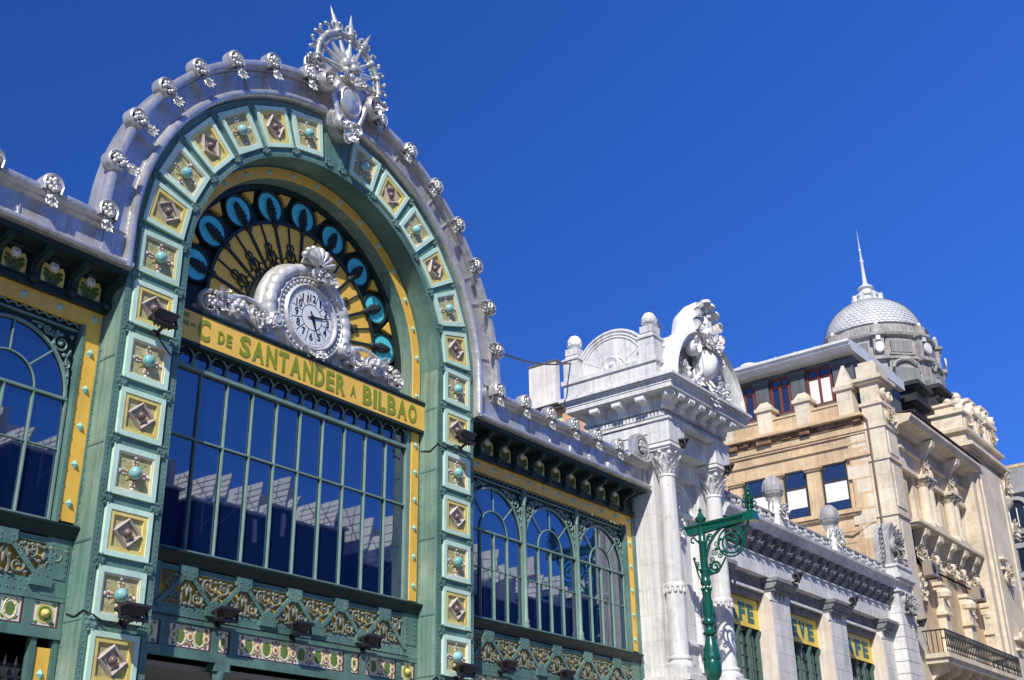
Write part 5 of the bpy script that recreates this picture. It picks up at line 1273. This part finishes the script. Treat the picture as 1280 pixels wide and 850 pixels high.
# attic storey with grey pilasters, red framed windows and a zinc eaves cornice
b = MB(); b.box(34.0, 40, .75, 9, 19.6, 22.95)
for ya in (1.45, 3.1, 3.62, 4.98, 5.4, 6.8): pass
b.build('attic_wall', 'dzinc', HO, 30)
b = MB()
for ya, yb in ((.75, 1.72), (3.12, 3.86), (5.0, 5.7), (6.9, 7.6)):
    b.box(33.78, 34.0, ya, yb, 19.7, 22.55); b.box(33.7, 34, ya - .08, yb + .08, 22.55, 22.78)
b.box(33.85, 34.0, .75, 9, 22.78, 22.95); b.box(33.7, 34.05, .7, 9, 20.72, 20.86)
b.build('attic_pilaster', 'dzinc', HO, 30)
for ya, yb in ((1.8, 3.08), (3.92, 4.96), (5.76, 6.86)):
    p = MB(); p.box(33.93, 33.99, ya, yb, 20.9, 22.76, 1)
    ym = (ya + yb) / 2
    for e in (ya, ym - .06, yb - .12): p.box(33.86, 33.93, e, e + .12, 20.9, 22.76, 0)
    for z in (20.9, 22.25, 22.66): p.box(33.865, 33.93, ya, yb, z, z + .1, 0)
    if ya < 2:
        p.box(33.91, 33.929, ya + .12, ym - .06, 21.0, 22.2, 2); p.box(33.91, 33.929, ym + .06, yb - .12, 21.0, 22.2, 2)
    p.build('attic_window', ['redwood', 'glassd', 'blind'], HO, 0)
b = MB()
b.prism([(33.6, 22.955), (33.3, 22.96), (33.28, 23.04), (33.12, 23.06), (33.02, 23.16), (33.0, 23.26), (32.9, 23.30), (32.9, 23.42), (34, 23.5), (40, 23.5), (40, 22.955)], 'y', .45, 9.4, 0)
b.box(33.5, 41, .9, 9.6, 23.5, 23.62); b.box(33.9, 41, 1.2, 9.6, 23.623, 23.85)
for k in range(9): b.box(33.2, 33.9, 1.2 + k, 1.22 + k, 23.47, 23.6)
b.ball((34.2, 6.1, 23.86), .4, .5, .22, 10, 6)
b.build('attic_roof', 'zinc', HO, 30)
# tall corner pier with its big capping block
b = MB(); b.box(X0 - .14, 34.3, -.62, .28, 0, 20.0, 0); b.box(X0 - .22, 34.4, -.7, .36, 19.96, 20.1); b.box(X0 + .1, 34.1, -.66, -.62, 15.3, 17.2, 0); b.box(X0 + .1, 34.1, -.66, -.62, 17.7, 18.7, 0); b.box(X0 + .1, 34.1, -.66, -.62, 10.5, 14.6, 0)
b.box(X0 + .02, 34.3, -.55, .3, 20.1, 21.05); b.box(X0 - .12, 34.5, -.72, .42, 21.05, 21.16); b.box(X0 - .22, 34.6, -.82, .52, 21.162, 21.32); b.box(X0 - .02, 34.4, -.6, .34, 21.32, 21.95); b.box(X0 + .08, 34.3, -.5, .24, 21.95, 22.12)
for k in range(9): b.box(X0 - .125, X0 - .121, .32, .62 + .35 * (k * 7 % 3), 13.4 + .68 * k, 13.98 + .68 * k, 0)
for z in (14.9, 17.4, 18.9): b.box(X0 - .2, 34.36, -.70, .28, z, z + .12)
volute(b, 33.3, -.66, 20.5, .22, 1, .07, .12); volute(b, 33.9, -.66, 20.5, .22, -1, .07, .12); foliage(b, 33.6, -.66, 19.5, .5, .35, .2, 36, .08, 4)
b.build('corner_pier', ['beige', 'ochre'], HO, 35)
b = MB(); b.tube([(X0 - .2, .1, 10), (X0 - .2, .1, 19.3), (X0 - .28, .3, 19.6), (X0 - .28, .85, 19.62)], .05, 6); b.tube([(X0 - .08, 2.6, 14.2), (X0 - .1, 2.2, 14.5), (X0 - .1, 1.5, 14.3), (X0 - .1, .4, 14.75), (X0 - .1, .2, 14.1)], .035, 5)
b.build('downpipe', 'tilebr', HO)
# ---- front
YF_ = -.45
b = MB()
b.box(34.3, 44.0, -.2, .3, 0, 8.7); b.box(34.3, 44.0, -.2, .3, 13.3, 15.2); b.box(34.3, 44.0, -.15, .6, 17.55, 20.2)
for xa, xb in ((34.3, 35.6), (36.75, 38.85), (40.25, 42.45), (43.85, 44.0)): b.box(xa, xb, -.18, .6, 15.2, 17.55)
for xa, xb in ((34.3, 36.3), (37.1, 39.5), (40.4, 43.2), (43.95, 44.0)): b.box(xa, xb, -.18, .6, 8.7, 13.3)
b.build('front_wall', 'beige', HO, 30)
b = MB()
b.box(35.0, 44.0, -.40, -.15, 17.56, 17.75); b.box(35.0, 44.0, -.32, -.15, 17.76, 18.5); b.box(35.0, 44.0, -.5, -.15, 18.5, 18.62)
b.prism([(-.15, 19.2), (-.6, 19.24), (-.7, 19.4), (-1.2, 19.5), (-1.25, 19.62), (-1.32, 19.7), (-1.32, 19.82), (-.4, 19.95), (-.15, 20.0)], 'x', 34.55, 44.6)
b.box(34.6, 45, -1.36, -.2, 19.95, 19.98, 1); b.box(35, 44, -.3, -.15, 18.62, 19.2)
b.build('front_cornice', ['beige', 'maroon'], HO, 30)
p = MB(); p.prism([(-.3, 19.2), (-.3, 17.8), (-.42, 17.75), (-.5, 18.0), (-.46, 18.4), (-.7, 18.8), (-1.1, 19.1), (-1.15, 19.35), (-.3, 19.35)], 'x', -.22, .22)
foliage(p, 0, -.5, 18.1, .3, .4, .15, 22, .12, 8)
pm = p.mesh('cornice_console', ['beigec'], 40)
for x in (37.8, 41.35): link('cornice_console', pm, HO, (x, 0, 0))
p = MB()
for dx in (-.34, .34):
    p.lathe([(.33, 15.3), (.35, 15.4), (.28, 15.5), (.27, 15.6), (.25, 17.0), (.24, 17.1)], (dx, -.42, 0), 16)
    leaf_capital(p, dx, -.42, 17.08, .2, .42)
p.box(-.8, .8, -.85, -.1, 15.12, 15.3); p.box(-.72, .72, -.75, -.1, 17.5, 17.56)
pm = p.mesh('paired_column', ['beige'], 40)
for x in (37.8, 41.35): link('paired_column', pm, HO, (x, 0, 0))
b = MB(); b.box(34.9, 44.2, -.85, -.18, 14.98, 15.12); b.box(35, 44.1, -.7, -.18, 14.86, 14.978)
for x in (36.0, 37.8, 39.6, 41.35, 43.1):
    b.prism([(-.18, 14.85), (-.8, 14.85), (-.78, 14.6), (-.6, 14.5), (-.5, 14.2), (-.3, 14.1), (-.18, 13.9)], 'x', x - .26, x + .26)
b.build('sill_course', 'beige', HO, 35)
for x in (36.2, 37.8, 39.9, 41.4, 43.5):
    b = MB(); foliage(b, x, -.25, 13.75, .5, .3, .22, 44, .085, int(x * 3))
    for q in range(-3, 4): leaf(b, T_((x + .16 * q, -.3, 13.8 - .05 * abs(q)), (0, pi - .25 * q, 0)), .42, .12, .5)
    b.lathe([(.0, -.3), (.12, -.28), (.2, -.15), (.24, .1)], (0, 0, 0), 12, 0, 'y', T_((x, -.25, 13.8), (0, 0, 0), (1, 1, 1.3)))
    b.build('carved_panel', 'beigec', HO, 50)
for x in (35.5, 38.3, 42.0): b = MB(); foliage(b, x, -.24, 12.2, .26, .6, .2, 44, .085, int(x * 5)); b.build('carved_panel', 'beigec', HO, 50)
def tall_window(xa, xb, za, zb, y, nm='tall_window'):
    p = MB(); p.box(xa, xb, y, y + .02, za, zb, 1); xm = (xa + xb) / 2
    for e in (xa, xm - .05, xb - .1): p.box(e, e + .1, y - .06, y - .001, za, zb, 0)
    for z in (za, za + (zb - za) * .68, zb - .1): p.box(xa, xb, y - .055, y - .002, z, z + .1, 0)
    return p.build(nm, ['blind' if zb < 14 else 'dzinc', 'glassd'], HO, 0)
for xa, xb in ((35.62, 36.73), (38.87, 40.23), (42.47, 43.83)): tall_window(xa, xb, 15.2, 17.54, .1)
for xa, xb in ((36.32, 37.08), (39.52, 40.38), (43.22, 43.93)): tall_window(xa, xb, 8.9, 13.1, -.1)
for x in (37.6, 41.1, 44.3):
    p = MB()
    p.box(x - .28, x + .28, -.55, -.18, 8.8, 12.6); p.box(x - .4, x + .4, -.68, -.18, 11.3, 11.45); p.box(x - .36, x + .36, -.64, -.18, 10.35, 10.5); p.lathe([(.2, 12.0), (.36, 12.1), (.38, 12.3), (.2, 12.5)], (x, -.5, 0), 10); p.box(x - .36, x + .36, -.62, -.18, 12.6, 12.75)
    p.build('wall_pier', 'beige', HO, 35)
# balcony
b = MB(); b.box(33.5, 44.0, -1.6, -.18, 8.95, 9.13); b.box(33.6, 43.9, -1.5, -.18, 8.75, 8.948)
for k in range(8): b.prism([(-.2, 8.75), (-1.4, 8.75), (-1.3, 8.5), (-.8, 8.3), (-.4, 7.9), (-.2, 7.6)], 'x', 34.0 + 1.35 * k, 34.3 + 1.35 * k)
bl = b.build('balcony', 'beige', HO, 30)
b = MB()
b.box(33.55, 43.95, -1.57, -1.53, 10.02, 10.08); b.box(33.55, 43.95, -1.56, -1.54, 9.2, 9.23); b.box(33.55, 33.59, -1.56, -.4, 10.02, 10.08); b.box(43.91, 43.95, -1.56, -.4, 10.02, 10.08)
for k in range(46):
    x = 33.57 + .2305 * k; b.box(x - .014, x + .014, -1.56, -1.53, 9.13, 10.02)
    if k < 45: b.tube(at_y([(x + .115 + .08 * cos(t), 9.62 + .26 * sin(t)) for t in [2 * pi * i / 10 for i in range(11)]], -1.55), .014, 4); b.tube(at_y([(x + .115 + .06 * cos(t), 9.93 + .06 * sin(t)) for t in [2 * pi * i / 8 for i in range(9)]], -1.55), .012, 4)
for k in range(6):
    for x in (33.57, 43.93): b.box(x - .014, x + .014, -1.4 + .2 * k, -1.37 + .2 * k, 9.13, 10.02)
b.build('railing', 'iron', bl, 0)
# right pavilion and its crown
b = MB()
b.box(44.0, 50.0, -.9, 3, 0, 20.6); b.box(44.6, 49.4, -1.05, -.9, 0, 20.3)
for x in (45.0, 48.7): b.box(x, x + .4, -1.12, -1.05, 9, 19.8)
b.box(43.9, 50.1, -1.1, 3, 20.6, 20.75); b.box(43.7, 50.3, -1.35, 3, 20.753, 20.95); b.box(44.0, 50.0, -1.0, 3, 20.95, 21.6); b.box(43.8, 50.2, -1.2, 3, 21.6, 21.78)
b.build('right_pavilion', 'beige', HO, 30)
b = MB()
for x, z, w, h in ((44.7, 21.78, .75, 1.5), (46.6, 21.78, .7, 2.2), (48.9, 21.78, .8, 2.4)):
    b.box(x - w, x + w, -1.0, .6, z, z + h * .55); b.box(x - w - .15, x + w + .15, -1.15, .75, z + h * .55, z + h * .64); b.box(x - w * .7, x + w * .7, -.8, .4, z + h * .64, z + h * .95); b.box(x - w * .85, x + w * .85, -.95, .55, z + h * .95, z + h * 1.03)
    b.box(x - w * .7, x + w * .7, -1.06, -1.0, z + .12, z + h * .42); foliage(b, x, -1.06, z + h * .3, w * .5, h * .16, .15, 26, .08, int(x)); volute(b, x - w * .8, -.9, z + h * .75, .25, -1, .09, .3); volute(b, x + w * .8, -.9, z + h * .75, .25, 1, .09, .3)
    b.lathe([(.3, z + h * 1.03), (.34, z + h * 1.08), (.2, z + h * 1.14), (.26, z + h * 1.2), (.1, z + h * 1.3), (.0, z + h * 1.31)], (x, -.2, 0), 10)
foliage(b, 49.6, -1.1, 20.0, .3, .8, .25, 40, .1, 77); foliage(b, 49.7, -1.1, 17.5, .25, .5, .2, 30, .09, 78); foliage(b, 46.4, -1.15, 14.4, .4, .5, .25, 40, .1, 79); foliage(b, 48.9, -1.1, 13.2, .4, .5, .2, 36, .09, 80); foliage(b, 47.0, -1.15, 11.4, .4, .4, .2, 36, .09, 81)
for x, z in ((46.2, 11.2), (49.2, 12.3), (46.2, 15.2)): b.box(x - .45, x + .45, -1.3, -.95, z, z + .14); b.box(x - .4, x + .4, -1.22, -.95, z - .5, z - .38)
b.build('pavilion_crown', 'beigec', HO, 45)
# roof and sooty dormers in front of the drum
b = MB(); b.box(34.9, 44.2, .4, 5, 20.2, 21.0); b.frustum(40, 3, 21.0, 22.6, 5, 2.3, 3.4, 1.2)
b.build('front_roof', 'dzinc', HO, 0)
for x, y, z in ((43.2, 1.3, 23.3), (46.6, 1.2, 24.1), (41.5, 1.0, 21.8)):
    p = MB(); p.box(x - .8, x + .8, y - .6, y + 1.5, z - 2.0, z + .6); p.box(x - 1.0, x + 1.0, y - .8, y + 1.6, z + .6, z + .72); p.box(x - 1.15, x + 1.15, y - .95, y + 1.6, z + .723, z + .95); p.frustum(x, y + .4, z + .95, z + 1.2, .9, 1.0, .4, .5); p.box(x - .9, x + .9, y - .7, y - .6, z + .2, z + .34)
    p.build('chimney_stack', 'soot', HO, 30)
# ---- dome
DX, DY = 47.75, 4.2
b = MB()
b.lathe([(3.5, 20.6), (3.5, 24.3), (3.75, 24.5), (3.75, 24.7), (3.35, 24.9), (3.3, 26.8), (3.4, 26.9), (3.4, 27.05), (3.15, 27.15), (3.1, 28.3), (3.3, 28.4), (3.35, 28.55), (3.05, 28.7), (3.0, 29.2), (3.1, 29.28), (.0, 29.3)], (DX, DY, 0), 32)
for k in range(8):
    t = 2 * pi * (k + .5) / 8; T = T_((DX, DY, 0), (0, 0, t))
    b.box(3.0, 3.45, -.3, .3, 24.9, 29.0, 0, T); b.box(2.9, 3.65, -.42, .42, 28.3, 28.45, 0, T); b.frustum(3.3, 0, 28.45, 28.95, .2, .2, .12, .12, 0, T)
    b.box(3.2, 3.7, -.45, .45, 26.8, 27.0, 0, T); b.box(3.3, 3.9, -.36, .36, 24.7, 25.6, 0, T)
    T = T_((DX, DY, 0), (0, 0, 2 * pi * k / 8))
    b.box(3.05, 3.20, -.62, .62, 27.35, 28.05, 1, T); b.box(3.1, 3.3, -.75, .75, 27.15, 27.25, 0, T); b.box(3.25, 3.45, -.7, .7, 25.2, 26.3, 1, T)
    b.tube([T @ Vector((3.42, .75 * cos(q), 26.3 + .5 * sin(q))) for q in [pi * i / 10 for i in range(11)]], .09, 5)
dr = b.build('dome_drum', ['drum', 'greym'], HO, 35)
b = MB()
for k in range(8):
    t = 2 * pi * (k + .5) / 8; T = T_((DX, DY, 0), (0, 0, t))
    b.lathe([(.27, .0), (.24, .1), (.0, .12)], (0, 0, 0), 14, 0, 'x', T @ T_((3.68, 0, 27.5), (0, 0, 0), (1, 1, 1.3)))
    b.ball((3.36, 0, 29.05), .12, .12, .2, 7, 5, 0, T); b.box(3.45, 3.6, -.12, .12, 28.0, 28.3, 0, T)
b.build('drum_medallion', 'zinc', dr, 45)
b = MB(); RD, HD = 2.82, 2.62
rows = 20
for j in range(rows):
    p0_, p1_ = (pi / 2) * j / rows * .93, (pi / 2) * (j + 1.25) / rows * .93
    n = 58
    for k in range(n):
        t = 2 * pi * (k + .5 * (j % 2)) / n; w = pi / n * 1.0
        r0_, z0_, r1_, z1_ = RD * cos(p0_) + .035, HD * sin(p0_), RD * cos(p1_), HD * sin(p1_)
        rm, zm = r0_ * .6 + r1_ * .4, z0_ * .6 + z1_ * .4
        P = lambda r, a, z: (DX + r * cos(a), DY + r * sin(a), 29.28 + z)
        b.add([P(r0_, t, z0_), P(rm, t + w, zm), P(r1_, t + w * .9, z1_), P(r1_, t - w * .9, z1_), P(rm, t - w, zm)], [(0, 1, 2, 3, 4)])
b.lathe([(RD * cos(q) - .02, 29.28 + HD * sin(q)) for q in [pi / 2 * i / 12 for i in range(12)]] + [(.0, 29.28 + HD - .02)], (DX, DY, 0), 40)
dm_ = b.build('dome', 'scale', HO, 0)
b = MB(); b.lathe([(.85, 31.7), (.9, 31.85), (.7, 31.95), (.62, 32.2), (.75, 32.26), (.75, 32.36), (.45, 32.42), (.36, 32.75), (.5, 32.84), (.42, 32.95), (.2, 33.05), (.12, 33.3), (.09, 34.6), (.13, 34.66), (.13, 34.75), (.07, 34.8), (.05, 35.4), (.09, 35.46), (.03, 35.6), (.0, 37.0)], (DX, DY, 0), 14)
for k in range(8): t = 2 * pi * k / 8; b.box(-.12, .12, -.1, .1, 31.6, 32.3, 0, T_((DX + .82 * cos(t), DY + .82 * sin(t), 0), (0, 0, t)))
b.build('lantern_spire', 'zinc', dm_, 35)
for (x, z, lab) in ((36.0, 12.75, 'brown air conditioner box on the beige facade close to the rusticated end pillar'), (42.6, 12.7, 'brown air conditioner box on the beige facade above the far end of the balcony')):
    A = thing('air_conditioner', lab, 'air conditioner', (x, -.62, z), 'air conditioners on the beige facade')
    p = MB(); p.box(-.42, .42, -.2, .2, 0, .62, 0); o = p.build('housing', 'acbox', A, 0)
    p = MB(); p.lathe([(.0, -.215), (.22, -.215), (.24, -.2)], (-.08, 0, .32), 16, 0, 'y'); p.build('fan_grille', 'soot', o, 40)
    for dx in (-.4, .34): p = MB(); p.box(dx, dx + .06, -.2, .42, -.06, -.002); p.build('bracket', 'tilebr', A, 0)

# ================================================================== grey block closing the street
GB = thing('grey_block', 'grey stone block with slate mansard at the far right edge of the street', 'building', (66, 4, 0))
GX = 60.0
b = MB(); b.box(GX, 74, -6, 16, 0, 22.2); b.box(GX - .25, GX, -6.2, 16, 19.4, 19.6); b.box(GX - .4, GX, -6.3, 16, 19.6, 19.9); b.box(GX - .15, GX, -6, 16, 17.0, 17.15); b.box(GX - .2, GX, -6, 16, 16.4, 16.6); b.box(GX - .15, GX, -6, 16, 13.2, 13.5); b.box(GX - .3, GX, -6.2, 16, 22.2, 22.45); b.box(GX - .15, GX, -6, 16, 9.2, 9.5)
for k in range(14): b.box(GX - .02, GX, -6, 16, .5 + 1.1 * k, .54 + 1.1 * k, 1)
b.build('wall', ['greyst', 'dzinc'], GB, 30)
b = MB(); b.prism([(GX - .2, 22.45), (GX + 1.4, 24.3), (74, 24.3), (74, 22.45)], 'y', -6, 16)
for k in range(26): b.prism([(GX - .2, 22.50), (GX + 1.4, 24.35), (GX + 1.5, 24.3), (GX - .1, 22.45)], 'y', -5.6 + .8 * k, -5.55 + .8 * k)
b.build('mansard', 'greym', GB, 0)
b = MB(); b.box(GX + 1.35, GX + 2, -6.1, 16, 24.3, 24.5); b.build('ridge_flashing', 'ochre', GB, 0)
b = MB()
b.lathe([(.2, 20.4), (.9, 21.2), (1.2, 21.6), (1.25, 21.9), (1.1, 22.0), (1.1, 22.15), (.0, 22.2)], (GX, 2.3, 0), 18); b.build('round_oriel', 'beige', GB, 40)
for i, y in enumerate((-3.6, -1.0, 1.0, 4.0, 6.2)):
    p = MB(); p.box(GX - .12, GX - .06, y - .5, y + .5, 20.1, 21.3, 1); p.prism([(y + .5 * cos(pi * q / 10), 21.3 + .35 * sin(pi * q / 10)) for q in range(11)], 'x', GX - .12, GX - .06, 1)
    for w, xx in ((.62, .3), (.75, .22)): p.tube([(GX - xx + .1, y + w * cos(pi * q / 12), 21.3 + w * .85 * sin(pi * q / 12)) for q in range(13)], .09, 6)
    for s_ in (-1, 1): p.box(GX - .25, GX, y + s_ * .6 - .1, y + s_ * .6 + .1, 20.0, 21.3)
    for e in (-.5, -.03, .44): p.box(GX - .15, GX - .121, y + e, y + e + .06, 20.1, 21.3, 2)
    p.build('arched_dormer', ['greyst', 'glassd', 'blind'], GB, 35)
    for za, zb in ((17.4, 18.8), (14.0, 16.0), (10.2, 12.6)):
        p = MB(); p.box(GX - .03, GX - .01, y - .42, y + .42, za, zb, 1); p.box(GX - .08, GX, y - .55, y - .42, za, zb, 0); p.box(GX - .08, GX, y + .42, y + .55, za, zb, 0); p.box(GX - .14, GX, y - .6, y + .6, zb, zb + .2, 0); p.box(GX - .06, GX - .031, y - .03, y + .03, za, zb, 2)
        p.build('block_window', ['greyst', 'glassd', 'maroon'], GB, 0)

# ================================================================== across the street, seen only mirrored in the panes
def opposite(xa, xb, y, ze, zr, label, wing=0):
    o = thing('terrace_house', label, 'house', ((xa + xb) / 2, y - 6, 0), 'pale roofed houses across the street, mirrored in the panes')
    cx, cy = (xa + xb) / 2, y - 6
    b = MB(); b.box(xa - cx, xb - cx, -6, 6, 0, ze); b.build('wall', 'opwall', o, 0)
    b = MB(); L_ = xb - xa
    b.box(xa - cx - .2, xb - cx + .2, -6.2, 6.3, ze, ze + .14)
    n = max(2, int(L_ / 2.1))
    rd = random.Random(int(xa * 10)); fins = []
    for k in range(n):
        x = xa - cx + L_ * (k + rd.uniform(-.25, .25) * (k > 0)) / n; hh = (zr - ze) * rd.choice((1, 1, .92, .8)); lean = rd.uniform(.25, .9); fins.append((x, hh, lean))
        b.prism([(x, ze + .14), (x + lean, ze + hh), (x + lean + .12, ze + hh), (x + .2, ze + .14)], 'y', rd.uniform(1.2, 3.2), 6.15)
    b.box(xb - cx - 1.0, xb - cx - .6, -2, 6.1, ze, zr - .2); b.box(xa - cx + L_ * .4, xa - cx + L_ * .4 + .3, 3, 6.1, ze - 1.8, ze - .3)
    r_ = b.build('sun_fins', 'oproof', o, 0)  # leaning fins added to catch the sun and brighten the mirrored roofs
    b = MB()
    for k in range(n):
        x, hh, lean = fins[k]
        for f_ in (.22, .4, .6, .8): b.tube([(x + lean * f_ - .03, 3.3, ze + .14 + (hh - .14) * f_), (x + lean * f_ - .03, 6.15, ze + .14 + (hh - .14) * f_)], .022, 4)
        for y in (3.7, 5.0): b.tube([(x - .03, y, ze + .2), (x + lean - .03, y, ze + hh - .05)], .02, 4)
        b.tube([(x - .05, 6.1, ze + .2), (x + lean - .05, 4.0, ze + hh)], .03, 4)
    for k in range(max(1, int(L_ / 4.5))):
        x = xa - cx + 1.5 + k * 4.4; b.tube([(x, 6.1, ze - 2.0), (x, 6.1, ze)], .07, 4); b.tube([(x, 6.1, ze - 1.5), (x + 1.5, 6.1, ze - .05)], .06, 4)
    b.build('fin_ribs', 'greym', r_, 0)
    b = MB(); b.box(xb - cx - 2.4, xb - cx - .6, -.6, 1.2, zr - .6, zr + 1.1); b.box(xa - cx + .6, xa - cx + 1.6, .5, 1.5, zr - .8, zr + .7); b.build('chimney', 'chim', r_, 0)
opposite(8.5, 15.9, -40, 23.0, 25.0, 'first pale roofed house across the street, mirrored in the left wing windows')
opposite(17.0, 27.9, -40, 23.0, 25.0, 'second pale roofed house across the street, mirrored at the left of the great window')
opposite(29.2, 40.8, -40, 22.85, 25.2, 'third pale roofed house across the street, mirrored in the middle of the great window')
opposite(42.4, 52.5, -40, 21.6, 25.2, 'fourth pale roofed house across the street, mirrored at the right of the great window')
opposite(53.5, 63.2, -40, 21.2, 25.0, 'fifth pale roofed house across the street, mirrored in the first right wing window')
opposite(64.4, 70.6, -40, 22.0, 24.6, 'sixth pale roofed house across the street, mirrored in the second right wing window')
opposite(71.8, 79.5, -40, 23.2, 24.6, 'seventh pale roofed house across the street, mirrored in the last right wing window')

# ================================================================== ground
def ground(name, x0, x1, y0, y1, z, m):
    b = MB(); b.add([(x0, y0, z), (x1, y0, z), (x1, y1, z), (x0, y1, z)], [(0, 1, 2, 3)]); o = b.build(name, m, None, 0); o['kind'] = 'structure'; return o
ground('ground', -900, 900, -900, 900, -.02, 'palestreet')
b = MB(); b.box(-40, 72, -3.2, 30, -.2, .12); o = b.build('pavement', 'paving', None, 0); o['kind'] = 'structure'
b = MB(); b.box(-40, 90, -34, -30, -.2, .12); o = b.build('far_pavement', 'paving', None, 0); o['kind'] = 'structure'
WORLD_BUILT = [TW, CW, HS, HO, GB]

# parts of these things were built in place: hang them from the Empty at the thing's base
bpy.context.view_layer.update()
for root in WORLD_BUILT:
    for ch in root.children: ch.location = Vector(ch.location) - Vector(root.location)

# ================================================================== light, sky, camera
w = bpy.data.worlds.new("World"); bpy.context.scene.world = w; w.use_nodes = True
nt = w.node_tree; bg = nt.nodes['Background']
sky = nt.nodes.new('ShaderNodeTexSky'); sky.sky_type = 'NISHITA'; sky.sun_disc = False
SUN = Vector((-1.78, -1.0, 1.88)).normalized()
sky.sun_elevation = math.asin(SUN.z); sky.sun_rotation = radians(119.3)
sky.air_density = 1.0; sky.dust_density = 0.1; sky.ozone_density = 6.0; sky.altitude = 1200
hs = nt.nodes.new('ShaderNodeHueSaturation'); hs.inputs['Saturation'].default_value = 1.08; hs.inputs['Value'].default_value = 1.0
tint = nt.nodes.new('ShaderNodeMix'); tint.data_type = 'RGBA'; tint.blend_type = 'MULTIPLY'; tint.inputs[0].default_value = 1.0; tint.inputs[7].default_value = (0.42, 0.74, 1.40, 1)
nt.links.new(sky.outputs[0], hs.inputs['Color']); nt.links.new(hs.outputs[0], tint.inputs[6]); nt.links.new(tint.outputs[2], bg.inputs['Color'])
bg.inputs['Strength'].default_value = 0.097
ld = bpy.data.lights.new('sun', 'SUN'); ld.energy = 5.0; ld.angle = radians(0.5); ld.color = (1.0, 0.95, 0.86)
lo = bpy.data.objects.new('sun', ld); COL.objects.link(lo); lo.location = (-60, -40, 60)
lo.rotation_euler = SUN.to_track_quat('Z', 'Y').to_euler()

cam = bpy.data.cameras.new('camera'); co = bpy.data.objects.new('camera', cam); COL.objects.link(co)
yaw, pitch, roll = 0.926094608, 0.419141063, -0.0182805
d = Vector((sin(yaw) * cos(pitch), cos(yaw) * cos(pitch), sin(pitch))); r = Vector((cos(yaw), -sin(yaw), 0)); u = r.cross(d)
r2 = r * cos(roll) + u * sin(roll); u2 = -r * sin(roll) + u * cos(roll)
R = Matrix((r2, u2, -d)).transposed()
co.matrix_world = Matrix.Translation((-15.8799374, -16.9127155, 1.6)) @ R.to_4x4()
cam.sensor_width = 36; cam.sensor_fit = 'HORIZONTAL'; cam.lens = 36 * 1468.12 / 1280; cam.clip_start = 0.1; cam.clip_end = 3000
sc = bpy.context.scene; sc.camera = co
sc.view_settings.view_transform = 'Standard'; sc.view_settings.look = 'None'; sc.view_settings.exposure = 0; sc.view_settings.gamma = 1
sc.cycles.use_denoising = True; sc.cycles.max_bounces = 6
